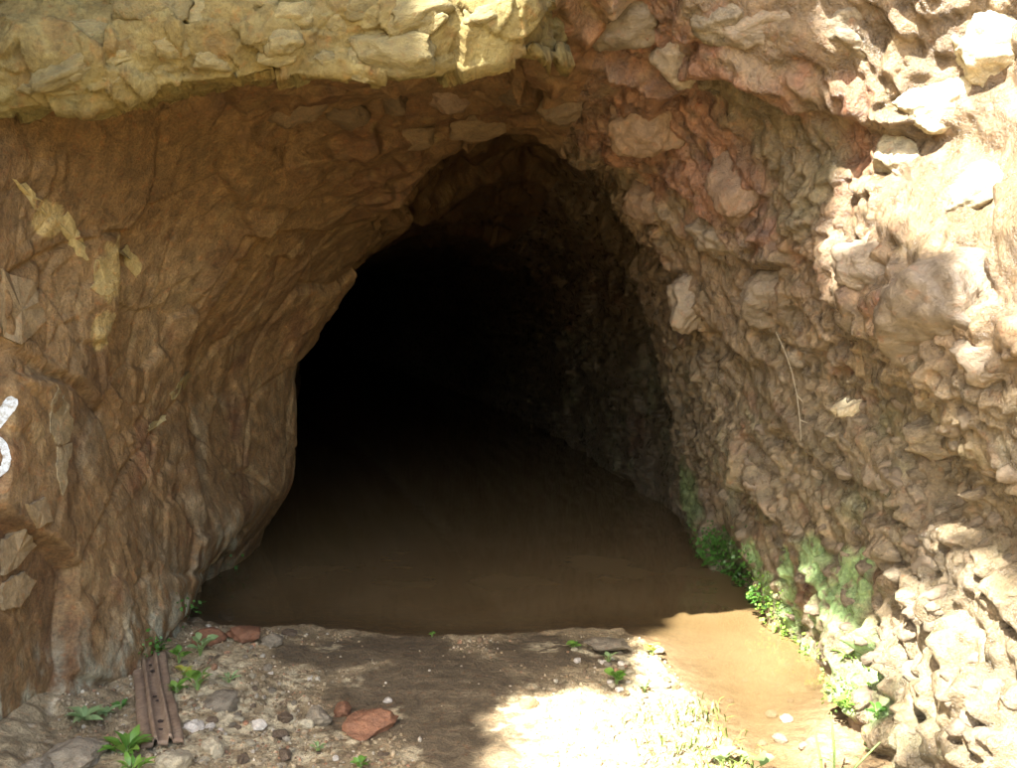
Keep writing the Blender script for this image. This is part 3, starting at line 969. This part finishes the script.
m, nt, b = new_mat("white_paint")
tcp = nt.nodes.new("ShaderNodeTexCoord")
np_ = nnode(nt, 60, 4, .7, tcp.outputs["Object"])
nt.links.new(mixc(nt, 'MIX', mrange(nt, np_.outputs["Fac"], .4, .62, 0, 1), (.66, .70, .68), (.34, .30, .22)), b.inputs["Base Color"])
b.inputs["Roughness"].default_value = .6
MAT_PAINT = m


def paint_stroke(line, width):
    ns = 26
    P_ = np.array(line, float)
    seg = np.concatenate([[0], np.cumsum(np.hypot(*np.diff(P_, axis=0).T))])
    ts = np.linspace(0, seg[-1], ns)
    xs, ys_ = np.interp(ts, seg, P_[:, 0]), np.interp(ts, seg, P_[:, 1])
    vs, fs = [], []
    for i in range(ns):
        j, l = min(i + 1, ns - 1), max(i - 1, 0)
        dx, dy = xs[j] - xs[l], ys_[j] - ys_[l]
        L = math.hypot(dx, dy)
        w = width * (.5 + .04 * random.uniform(-1, 1)) * (min(1, .55 + i / 4) if i < 4 else min(1, .55 + (ns - 1 - i) / 4))
        for k in range(5):
            s_ = (k / 4 - .5) * 2 * w
            h = hit(xs[i] - dy / L * s_, ys_[i] + dx / L * s_, (wall_left,))
            vs.append(h[0] + h[1] * .004)
        if i:
            for k in range(4):
                a = (i - 1) * 5 + k
                fs.append((a, a + 1, a + 6, a + 5))
    return link("paint_mark", py_mesh("paint_mark", [(vs, fs)], MAT_PAINT), wall_left)

paint_stroke([(-14, 433), (0, 419), (8, 408), (14, 398)], 13)
paint_stroke([(-12, 438), (-2, 440), (4, 447), (7, 458), (5, 468), (-2, 474), (-12, 478)], 8)

# hair-thin root hanging on the right wall
hr = hit(805, 420, (wall_right,)) or hit(780, 400)
dd = hr[0].y - .05
pts = [at_depth(x, y, dd) for x, y in ((776, 332), (785, 352), (792, 372), (797, 395), (800, 420), (801, 440))]
M_ROOT, nt, b = new_mat("pale_root"); b.inputs["Base Color"].default_value = (.36, .32, .24, 1)
root_o = link("hanging_root", py_mesh("hanging_root", [tube(pts, [.0013] * 6, 5), tube([pts[4], pts[4] + Vector((.03, 0, -.012))], [.0018, .001], 5), tube([pts[3], pts[3] + Vector((.025, 0, -.03))], [.0018, .001], 5)], M_ROOT))
tag(root_o, "hair-thin pale root hanging down the right rock wall", "root")


# ------------------------------------------------------------------ loose stones on the floor
def floor_at(px, py):
    h = hit(px, py, (ground,))
    return h[0]


SMALL = []


def floor_stone(px, py, w, hgt, mat, k, label=None, group=None, name="stone", sub=3, deep=None, spin=None, sink=.3, tiltv=.15):
    loc = floor_at(px, py + hgt * .35)
    sx, sz = px_size(loc, w) / 2, px_size(loc, hgt) / 2
    sy = sx * (deep or random.uniform(.7, 1.0))
    o = link(name, variant(mat, k, sub))
    rot = Matrix.Rotation(spin if spin is not None else random.uniform(0, 6.3), 4, 'Z') @ Matrix.Rotation(random.uniform(-tiltv, tiltv), 4, 'X')
    o.matrix_world = Matrix.Translation(loc + Vector((0, 0, sz * (1 - 2 * sink)))) @ rot @ Matrix.Diagonal((sx, sy, sz, 1))
    tag(o, label, "stone", group)
    if group:
        SMALL.append((o, px, py, mat.name))
    return o

floor_stone(174, 760, 40, 26, M_PALE, 1, "pale yellow block stone against the near end of the rusty rail")
floor_stone(214, 744, 30, 24, M_PALE, 2, "square pale stone just right of the rusty rail")
floor_stone(258, 724, 17, 14, M_WHITE, 3, "bright white stone left of the orange-red slab")
floor_stone(194, 724, 20, 14, M_WHITE, 4, "whitish stone close to the right side of the rusty rail")
floor_stone(368, 716, 62, 34, M_RUST, 5, "large orange-red rock slab set in the brown mud", sub=4, sink=.42, spin=.3, tiltv=.05)
floor_stone(343, 708, 22, 18, M_RUST, 6, "small orange-red rock touching the left end of the big red slab")
floor_stone(318, 714, 34, 20, M_GREY, 7, "rounded grey-brown stone left of the orange-red slab")
floor_stone(306, 722, 16, 15, M_PALE, 8, "buff stone leaning on the rounded grey-brown stone")
floor_stone(286, 716, 16, 12, M_DARK, 1, "dark brown stone above the bright white stone's right side")
floor_stone(282, 732, 18, 13, M_DARK, 2, "dark brown stone right of the bright white stone")
floor_stone(284, 752, 18, 13, M_DARK, 3, "dark brown stone near the bottom edge below the white stone")
floor_stone(242, 757, 16, 11, M_DARK, 4, "dark stone near the bottom edge right of the square pale stone")
floor_stone(208, 636, 34, 20, M_RUST, 4, "dull red rock in the shade under the left wall")
floor_stone(246, 632, 34, 19, M_RUST, 3, "red-brown rock at the left end of the waterline")
floor_stone(226, 614, 24, 13, M_DARK, 5, "dark rock in the black gap under the left wall")
floor_stone(262, 596, 22, 8, M_DARK, 6, "low dark rock breaking the dark water by the left wall")
floor_stone(272, 638, 22, 14, M_GREY, 4, "grey stone at the waterline right of the red-brown rock")
floor_stone(290, 631, 16, 9, M_DARK, 7, "small dark stone lying at the edge of the water")
floor_stone(222, 700, 46, 22, M_GREY, 3, "brown wedge of rock beside the small weeds")
floor_stone(72, 752, 70, 30, M_GREY, 5, "large grey-green boulder in the bottom left corner", sub=4)
floor_stone(35, 768, 44, 22, M_GREY, 6, "grey boulder cut by the bottom edge at far left", sub=4)
floor_stone(530, 694 + 8, 24, 12, M_TAN, 2, "brown stone in the bright sunlit patch")
slab = floor_stone(606, 645, 46, 12, M_GREY, 2, "flat grey-brown slab propped up at the water's edge", sub=4, sink=.05, spin=.15, tiltv=.05)
floor_stone(655, 648, 20, 12, M_PALE, 3, "buff stone at the corner of the bank beside sunlit water")
floor_stone(645, 678, 16, 9, M_WHITE, 5, "pale stone half way along the gravel bank")
floor_stone(792, 652, 26, 22, M_GREY, 8, "brown rock at the foot of the right wall by the sunlit water")
floor_stone(800, 686, 30, 14, M_TAN, 6, "low brown rock where the stream meets the right bank")
floor_stone(862, 715, 34, 34, M_DARK, 8, "dark wet rock in the gap between algae and sunlit wall")
G1 = "pebbles showing in the shallow stream"
for i, (px, py, w) in enumerate(((711, 656, 9), (753, 669, 9), (745, 680, 8), (772, 714, 13), (786, 718, 14), (762, 742, 11), (780, 738, 15), (803, 745, 11), (730, 700, 8), (757, 692, 8), (790, 700, 9), (770, 755, 9))):
    floor_stone(px, py, w, w * .7, random.choice((M_GREY, M_DARK, M_WHITE)), i % 5, "small pebble lying in the shallow brown stream", G1, "pebble", 2, sink=.2)
G2 = "small stones among the gravel beside the rail"
n_s = 0
while n_s < 60:
    px, py = random.uniform(180, 400), random.uniform(648, 768)
    if (px > 300 and py < 735 and random.random() < .85) or random.random() < .2 * (py < 680):
        continue
    n_s += 1
    w = random.uniform(5, 13)
    floor_stone(px, py, w, w * .65, random.choice((M_PALE, M_PALE, M_GREY, M_TAN, M_GREY, M_DARK, M_PALE, M_WHITE)), n_s % 6, "small loose stone in the gravel between rail and red slab", G2, "stone", 2, sink=.42)
G3 = "small stones on the gravel bank"
for i in range(46):
    t = random.random()
    px, py = 600 + 90 * t + random.uniform(-35, 22), 642 + 70 * t + random.uniform(-8, 14)
    w = random.uniform(5, 11)
    floor_stone(px, py, w, w * .65, random.choice((M_PALE, M_GREY, M_TAN, M_WHITE)), i % 6, "small stone on the gravel bank beside the stream", G3, "stone", 2)

# gravel too small to pick apart
gv, gf, gcol = [], [], []
base_v, base_f = ICO[0]
cnt = 0
gr_rng = np.random.default_rng(5)
pxs = np.concatenate([gr_rng.uniform(60, 480, 3600), gr_rng.uniform(480, 720, 1700), gr_rng.uniform(200, 640, 700)])
pys = np.concatenate([gr_rng.uniform(640, 790, 3600), gr_rng.uniform(640, 790, 1700), gr_rng.uniform(634, 660, 700)])
lev = [on_level(a, b_, 0) for a, b_ in zip(pxs, pys)]
lx, ly = np.array([p.x for p in lev]), np.array([p.y for p in lev])
lz, _, lmud, _, lsd = ground_z(lx, ly, True)
for i in range(len(lx)):
    if lsd[i] < -.04 or gr_rng.random() < min(1, lmud[i] * 1.3) * .97:
        continue
    r = gr_rng.uniform(.002, .0075) * (1 + (gr_rng.random() < .12))
    sc = gr_rng.uniform(.6, 1.2, 3) * r
    jit = 1 + gr_rng.uniform(-.25, .25, (12, 1))
    gv.append(base_v * jit * sc + np.array([lx[i], ly[i], lz[i] + r * .2]))
    gf.append(base_f + 12 * cnt)
    c0 = np.array([(.38, .30, .18), (.27, .20, .11), (.46, .40, .29), (.20, .14, .08), (.36, .20, .11)][gr_rng.choice(5, p=[.35, .3, .12, .15, .08])])
    gcol.append(np.tile(c0 * gr_rng.uniform(.75, 1.2), (12, 1)))
    cnt += 1
gravel = link("gravel", mesh_from("gravel", np.concatenate(gv), 3, np.concatenate(gf).ravel(), {"albedo": np.concatenate(gcol)}, MAT_GROUND, False))
tag(gravel, "loose fine gravel scattered over the floor", "gravel", kind="stuff")

# ------------------------------------------------------------------ rusty channel rail
m, nt, b = new_mat("rusty_steel")
tcr = nt.nodes.new("ShaderNodeTexCoord")
r1 = nnode(nt, 14, 6, .7, tcr.outputs["Object"]); r2 = nnode(nt, 70, 4, .7, tcr.outputs["Object"])
cr = mixc(nt, 'MIX', mrange(nt, r1.outputs["Fac"], .35, .65, 0, 1), (.17, .105, .06), (.29, .205, .125))
cr = mixc(nt, 'MIX', mrange(nt, r2.outputs["Fac"], .55, .7, 0, .7), cr, (.08, .045, .03))
nt.links.new(cr, b.inputs["Base Color"]); b.inputs["Roughness"].default_value = .8
bpn = nt.nodes.new("ShaderNodeBump"); bpn.inputs["Strength"].default_value = .5; bpn.inputs["Distance"].default_value = .006
nt.links.new(r2.outputs["Fac"], bpn.inputs["Height"]); nt.links.new(bpn.outputs[0], b.inputs["Normal"])
MAT_RUSTY = m
pa, pb = floor_at(149, 663), floor_at(163, 752)
rail = bpy.data.objects.new("rusty_rail", None)
COL.objects.link(rail)
rail.location = pb
tag(rail, "rusty brown channel-shaped steel rail lying beside the left wall", "rail")
ax_ = (pa - pb); Lr = ax_.length; ax_.normalize()
side = ax_.cross(Vector((0, 0, 1))).normalized(); upv = side.cross(ax_)
# profile across (metres): left flange, rib, channel floor, rib, right flange
prof = [(-.066, .004), (-.060, .016), (-.030, .018), (-.024, .034), (-.017, .034), (-.012, .014), (.014, .013), (.019, .033), (.026, .034), (.031, .017), (.058, .018), (.064, .004)]


def rail_strip(i0, i1, ext=0.0):
    ns, vs, fs = 46, [], []
    n = i1 - i0 + 1
    for s_ in range(ns):
        t = s_ / (ns - 1)
        for layer in (0, -.012):
            for i in range(i0, i1 + 1):
                w, hh = prof[i]
                ragg = (.03 * noise3(np.array([[i * .7, 3.1, 5.0]], np.float32), 1.3, 8)[0]) * (t - .5) * 2
                bend = .010 * math.sin(t * 5 + i * .25) * (t if i > 8 or i < 3 else .4)
                wob = .003 * noise3(np.array([[i * .9, t * 9, 1.0]], np.float32), 1.0, 9)[0]
                vs.append(ax_ * (t * Lr + ragg + ext * t) + side * (w * (1 + .05 * math.sin(t * 7)) + wob) + upv * (hh + .016 + layer + bend + wob))
        if s_:
            o, p_ = s_ * 2 * n, (s_ - 1) * 2 * n
            for i in range(n - 1):
                fs.append((p_ + i, p_ + i + 1, o + i + 1, o + i))
                fs.append((p_ + n + i + 1, p_ + n + i, o + n + i, o + n + i + 1))
            fs.append((p_, o, o + n, p_ + n)); fs.append((p_ + n - 1, p_ + 2 * n - 1, o + 2 * n - 1, o + n - 1))
    e = (ns - 1) * 2 * n
    for i in range(n - 1):
        fs.append((i + 1, i, n + i, n + i + 1)); fs.append((e + i, e + i + 1, e + n + i + 1, e + n + i))
    return vs, fs

link("flange", py_mesh("flange", [rail_strip(0, 2)], MAT_RUSTY), rail)
web = link("web", py_mesh("web", [rail_strip(2, 9)], MAT_RUSTY), rail)
link("flange", py_mesh("flange", [rail_strip(9, 11)], MAT_RUSTY), rail)
m_hole, nt, b = new_mat("dark_rust_hole"); b.inputs["Base Color"].default_value = (.035, .02, .012, 1); b.inputs["Roughness"].default_value = .95
for t, w, r_ in ((.86, .0, .010), (.78, .004, .013), (.47, -.002, .011), (.42, .003, .009), (.20, .004, .014), (.12, .0, .010), (.9, -.045, .013)):
    c = ax_ * (t * Lr) + side * w + upv * .0335
    ring = [c + (ax_ * math.cos(a) * r_ + side * math.sin(a) * r_ * .75) * random.uniform(.75, 1.2) for a in np.linspace(0, 2 * math.pi, 11)[:-1]]
    link("rust_hole", py_mesh("rust_hole", [([c + upv * .001] + ring, [(0, 1 + i, 1 + (i + 1) % 10) for i in range(10)])], m_hole), web)


# ------------------------------------------------------------------ plants
def leaf_material(name, c1, c2, trans=.35):
    m, nt, b = new_mat(name)
    oi = nt.nodes.new("ShaderNodeObjectInfo")
    tc = nt.nodes.new("ShaderNodeTexCoord")
    n = nnode(nt, 30, 3, .6, tc.outputs["Object"])
    c = mixc(nt, 'MIX', oi.outputs["Random"], c1, c2)
    c = mixc(nt, 'MULTIPLY', mrange(nt, n.outputs["Fac"], .3, .7, .0, .5), c, (.6, .65, .5))
    nt.links.new(c, b.inputs["Base Color"]); b.inputs["Roughness"].default_value = .45
    t = nt.nodes.new("ShaderNodeBsdfTranslucent"); nt.links.new(c, t.inputs["Color"])
    mx = nt.nodes.new("ShaderNodeMixShader"); mx.inputs[0].default_value = trans
    out = [x for x in nt.nodes if x.type == 'OUTPUT_MATERIAL'][0]
    nt.links.new(b.outputs[0], mx.inputs[1]); nt.links.new(t.outputs[0], mx.inputs[2]); nt.links.new(mx.outputs[0], out.inputs[0])
    return m

LF_BRIGHT = leaf_material("bright_leaf", (.12, .27, .04), (.22, .36, .06))
LF_PALE = leaf_material("pale_leaf", (.24, .36, .15), (.32, .42, .18))
LF_DEEP = leaf_material("deep_leaf", (.06, .17, .03), (.11, .25, .04))
LF_YELL = leaf_material("yellow_leaf", (.42, .38, .06), (.36, .42, .08))
M_STEM, nt, b = new_mat("plant_stem"); b.inputs["Base Color"].default_value = (.16, .24, .06, 1)


def leaf_shape(kind):
    prof = {"ovate": [(0, .06), (.18, .62), (.42, 1.0), (.68, .8), (.88, .38), (1, 0)],
            "lance": [(0, .1), (.2, .6), (.45, 1.0), (.7, .75), (.9, .3), (1, 0)],
            "round": [(0, .1), (.12, .7), (.4, 1.05), (.7, 1.0), (.92, .55), (1, .12)]}[kind]
    w = {"ovate": .30, "lance": .12, "round": .45}[kind]
    vs, fs = [], []
    for t, s_ in prof:
        z = .16 * math.sin(t * 2.2) - .22 * t * t
        vs += [(-w * s_, t, z + .10 * s_ * w * 3), (0, t, z), (w * s_, t, z + .10 * s_ * w * 3)]
    for i in range(len(prof) - 1):
        a = i * 3
        fs += [(a, a + 1, a + 4, a + 3), (a + 1, a + 2, a + 5, a + 4)]
    return vs, fs

LEAVES = {}


def leaf_mesh(kind, mat):
    if (kind, mat.name) not in LEAVES:
        LEAVES[kind, mat.name] = py_mesh("leaf", [leaf_shape(kind)], mat)
    return LEAVES[kind, mat.name]


def aim(loc, d, size, roll=0.0, wide=1.0):
    d = Vector(d).normalized()
    side_ = d.cross(Vector((0, 0, 1)))
    if side_.length < 1e-3: side_ = Vector((1, 0, 0))
    side_.normalize()
    up_ = side_.cross(d)
    R = Matrix((side_, d, up_)).transposed() @ Matrix.Rotation(roll, 3, 'Y')
    return Matrix.Translation(loc) @ R.to_4x4() @ Matrix.Diagonal((size * wide, size, size, 1))


def plant(name, px, py, label, kind, mat, n, leaf_px, height_px, spread=1.0, group=None, wall=False, lean=None, wide=1.0, cat="plant"):
    h = hit(px, py, ALL_ROCK if wall else (ground,))
    base = h[0] + h[1] * .004
    root = bpy.data.objects.new(name, None)
    root.location = base
    COL.objects.link(root)
    tag(root, label, cat, group)
    L, H = px_size(base, leaf_px), px_size(base, height_px)
    up0 = Vector(lean) if lean else (h[1] * .8 + Vector((0, 0, .5)) if wall else Vector((0, 0, 1)))
    up0.normalize()
    me = leaf_mesh(kind, mat)
    stems = []
    for i in range(n):
        a = i * 2.4 + random.uniform(-.3, .3)
        rad = Vector((math.cos(a), math.sin(a), 0))
        if H > 0:
            top = up0 * (H * random.uniform(.35, 1.0)) + rad * (L * .45 * spread * random.random())
            stems.append(tube([Vector((0, 0, -.01)), top * .55 + Vector((0, 0, H * .05)), top], [.0022, .0018, .0012], 5))
        else:
            top = Vector((0, 0, .004))
        d = rad * spread + up0 * random.uniform(.25, .9)
        o = link("leaf", me, root)
        o.matrix_local = aim(top, d, L * random.uniform(.7, 1.15), random.uniform(-.5, .5), wide)
    if stems:
        link("stem", py_mesh("stem", stems, M_STEM), root)
    return root

plant("clover_weed", 156, 656, "bright round-leaved weed at the far end of the rusty rail", "round", LF_BRIGHT, 11, 9, 9, 1.2)
plant("leafy_weed", 178, 663, "leafy green weed right of the rail's far end", "ovate", LF_BRIGHT, 9, 12, 10)
plant("leafy_weed", 200, 655, "broad-leaved weed under the dull red rock", "ovate", LF_PALE, 9, 15, 14)
plant("leafy_weed", 184, 676, "yellowish weed in the middle of the weeds beside the rail", "round", LF_YELL, 7, 8, 5)
plant("leafy_weed", 176, 694, "deep green weed touching the right edge of the rail", "ovate", LF_BRIGHT, 9, 12, 7)
plant("leafy_weed", 198, 690, "light green weed left of the brown wedge of rock", "ovate", LF_BRIGHT, 10, 14, 14)
plant("leafy_weed", 229, 682, "tiny pale weed on top of the brown wedge of rock", "lance", LF_PALE, 9, 12, 3)
plant("rosette_weed", 84, 722, "pale rosette of pointed leaves against the left wall foot", "lance", LF_PALE, 16, 25, 0, 1.3, wide=1.3)
plant("rosette_weed", 106, 716, "small pale rosette right of the larger pale rosette", "lance", LF_PALE, 11, 16, 0, 1.3, wide=1.3)
plant("rosette_weed", 127, 752, "bright green tuft of narrow leaves left of the rail", "lance", LF_BRIGHT, 22, 26, 2, .9, wide=1.5)
plant("rosette_weed", 120, 708, "tiny green seedling between pale rosette and rail", "ovate", LF_DEEP, 6, 9, 2)
plant("rosette_weed", 133, 770, "green tuft cut by the bottom edge left of the rail", "lance", LF_BRIGHT, 12, 18, 2, .9, wide=1.4)
plant("seedling", 318, 752, "pale seedling low in the gravel below the red slab", "ovate", LF_PALE, 7, 9, 4)
plant("seedling", 360, 768, "green seedling at the bottom edge below the red slab", "ovate", LF_BRIGHT, 8, 11, 5)
plant("seedling", 432, 637, "tiny sprig on the mud at the middle of the waterline", "round", LF_BRIGHT, 5, 4, 3)
plant("seedling", 574, 650, "small sprig left of the flat slab", "round", LF_BRIGHT, 8, 8, 6)
plant("seedling", 617, 684, "green sprig in the dark notch of the gravel bank", "round", LF_BRIGHT, 12, 10, 9)
plant("seedling", 608, 664, "pale sprig below the flat slab", "ovate", LF_PALE, 7, 8, 8)
plant("seedling", 652, 656, "yellow leaves on the corner of the gravel bank", "ovate", LF_YELL, 8, 10, 9)
plant("seedling", 645, 692, "light green seedling on the gravel bank above the grass", "ovate", LF_PALE, 8, 9, 6)
plant("fern", 848, 655, "star-shaped green rosette on the sunlit algae", "lance", LF_BRIGHT, 14, 16, 2, 1.1, wall=True, wide=.8)
plant("fern", 242, 570, "small green fern on the left wall above the dark gap", "round", LF_DEEP, 9, 9, 6, wall=True)
plant("leafy_weed", 878, 716, "dark leafy weed in the gap at the right wall foot", "ovate", LF_DEEP, 10, 10, 8, wall=True)
plant("leafy_weed", 848, 706, "light weed below the sunlit algae at the stream edge", "round", LF_BRIGHT, 9, 9, 5, wall=True)
plant("leafy_weed", 815, 690, "round-leaved weed at the lower left of the sunlit algae", "round", LF_BRIGHT, 8, 9, 5, wall=True)
plant("leafy_weed", 872, 750, "pale leafy weed at the bottom of the right wall", "round", LF_PALE, 12, 10, 12)
plant("broad_leaf_weed", 752, 770, "big pale heart-shaped leaf standing in the stream's near edge", "round", LF_PALE, 3, 20, 12, 1.0)
plant("broad_leaf_weed", 722, 768, "pale broad-leaved weed at the right end of the grass", "round", LF_PALE, 5, 16, 14, 1.0)
# tall bare stalks at the bottom right
for i, (px, py, tx, ty, lab) in enumerate(((834, 790, 831, 712, "tallest thin green stalk in the wet sand at bottom right"), (824, 792, 814, 728, "thin green stalk left of the tallest stalk"), (832, 786, 880, 742, "thin green stalk leaning right over the wet sand"))):
    base = floor_at(px, py)
    tip = at_depth(tx, ty, base.y + .02)
    root = bpy.data.objects.new("stalk", None); root.location = base; COL.objects.link(root)
    tag(root, lab, "plant", "thin stalks at bottom right")
    v_ = tip - base
    link("stem", py_mesh("stem", [tube([Vector((0, 0, -.02)), v_ * .5 + Vector((.006, 0, 0)), v_], [.0045, .004, .0025], 6)], M_STEM), root)
    for t in (.35, .6, .8) if i != 1 else (.5,):
        o = link("leaf", leaf_mesh("ovate", LF_PALE), root)
        o.matrix_local = aim(v_ * t, Vector((random.choice((-1, 1)), random.uniform(-.5, .5), .5)), px_size(base, 9), 0)

# sunlit grass on the bank
def blades(name, spots, mat, label, cat="grass"):
    parts = []
    for px, py, n, lpx, rad in spots:
        for _ in range(n):
            b0 = floor_at(px + random.gauss(0, rad), py + random.gauss(0, rad * .45))
            L = px_size(b0, lpx) * random.uniform(.5, 1.2)
            a = random.uniform(0, 6.3)
            d = Vector((math.cos(a), math.sin(a), 0)); s_ = Vector((-d.y, d.x, 0))
            w = .0028 * random.uniform(.7, 1.4)
            p0, p1, p2 = b0, b0 + Vector((0, 0, L * .55)) + d * L * .25, b0 + Vector((0, 0, L * random.uniform(.4, .9))) + d * L * .75
            parts.append(([p0 - s_ * w, p0 + s_ * w, p1 + s_ * w * .8, p1 - s_ * w * .8, p2], [(0, 1, 2, 3), (3, 2, 4)]))
    o = link(name, py_mesh(name, parts, mat))
    return tag(o, label, cat, kind="stuff")

LF_GRASS = leaf_material("grass_blade", (.12, .22, .04), (.24, .30, .08), .3)
blades("grass", [(690, 735, 60, 20, 26), (665, 712, 30, 15, 16), (716, 758, 50, 22, 20), (672, 762, 40, 22, 26), (640, 720, 14, 14, 14), (740, 775, 30, 20, 16), (700, 712, 30, 14, 12)], LF_GRASS, "sunlit tufts of grass on the bank beside the stream")


# moss and small hanging fern along the foot of the right wall
def clump(name, spots, mat, label, size=(4, 8)):
    vs, fs = [], []
    parts = []
    for px, py, n, rad in spots:
        for _ in range(n):
            h = hit(px + random.gauss(0, rad), py + random.gauss(0, rad), (wall_right, wall_left, ground))
            if not h or h[2] is ground and not name.startswith("grass"):
                continue
            L = px_size(h[0], random.uniform(*size))
            d = (h[1] + Vector((random.uniform(-1, 1), random.uniform(-1, 1), random.uniform(-1.3, .6)))).normalized()
            s_ = d.cross(Vector((random.uniform(-1, 1), random.uniform(-1, 1), 1))).normalized() * L * .38
            p = h[0] + h[1] * random.uniform(0, .035)
            parts.append(([p, p + d * L * .5 + s_, p + d * L, p + d * L * .5 - s_], [(0, 1, 2, 3)]))
    o = link(name, py_mesh(name, parts, mat, False))
    return tag(o, label, "moss", kind="stuff")

clump("moss", [(716, 548, 300, 11), (738, 575, 300, 10), (756, 600, 200, 7), (708, 538, 120, 8), (728, 560, 160, 14)], LF_DEEP, "green hanging moss and fern along the right wall's foot", (2.5, 5.5))
clump("moss", [(800, 690, 90, 12), (850, 698, 90, 10), (808, 655, 80, 9), (772, 612, 90, 8), (788, 636, 90, 8), (830, 690, 90, 10), (760, 590, 80, 9)], LF_BRIGHT, "bright moss round the sunlit algae by the stream", (2.5, 6))
clump("moss", [(238, 572, 60, 8), (150, 648, 60, 8), (190, 612, 60, 10)], LF_DEEP, "thin green moss along the bottom edge of the left wall", (3, 6))

# ------------------------------------------------------------------ say which small stone is which: nearest landmark, side and rank
MARKS = [("rusty rail", 157, 710), ("bright white stone", 258, 724), ("orange-red slab", 368, 716), ("square pale stone", 214, 744), ("rounded grey-brown stone", 318, 714),
         ("brown rock wedge", 222, 700), ("red-brown rock", 246, 632), ("flat slab", 606, 645), ("notch sprig", 617, 684), ("yellow-leaved seedling", 652, 656),
         ("pale bank stone", 645, 678), ("sunlit grass", 700, 735), ("low brown rock", 800, 686), ("tallest stalk", 832, 740), ("brown foot rock", 792, 652)]
TONE = {"pale_stone": "buff", "white_stone": "white", "grey_stone": "grey-brown", "tan_stone": "tan", "dark_wet_stone": "dark"}
RANK = ["nearest", "second nearest", "third nearest", "fourth nearest", "fifth nearest", "sixth nearest", "seventh nearest", "eighth nearest", "ninth nearest", "tenth nearest", "eleventh nearest", "twelfth nearest"]
bins = {}
for o, px, py, mn in SMALL:
    d, nm, mx_, my_ = min((math.hypot(px - x, py - y), n, x, y) for n, x, y in MARKS)
    dx, dy = px - mx_, py - my_
    side_w = ("right of" if dx > 0 else "left of") if abs(dx) > abs(dy) else ("in front of" if dy > 0 else "behind")
    bins.setdefault((TONE[mn], o.name.split(".")[0], side_w, nm), []).append((d, o))
for (tone, kind_w, side_w, nm), lst in bins.items():
    lst.sort(key=lambda t: t[0])
    for i, (d, o) in enumerate(lst):
        only = len(lst) == 1
        o["label"] = f"small {tone} {kind_w} {side_w} the {nm}" if only else f"small {tone} {kind_w} {side_w} the {nm}, {RANK[min(i, 11)]} of {'two' if len(lst) == 2 else 'several'}"
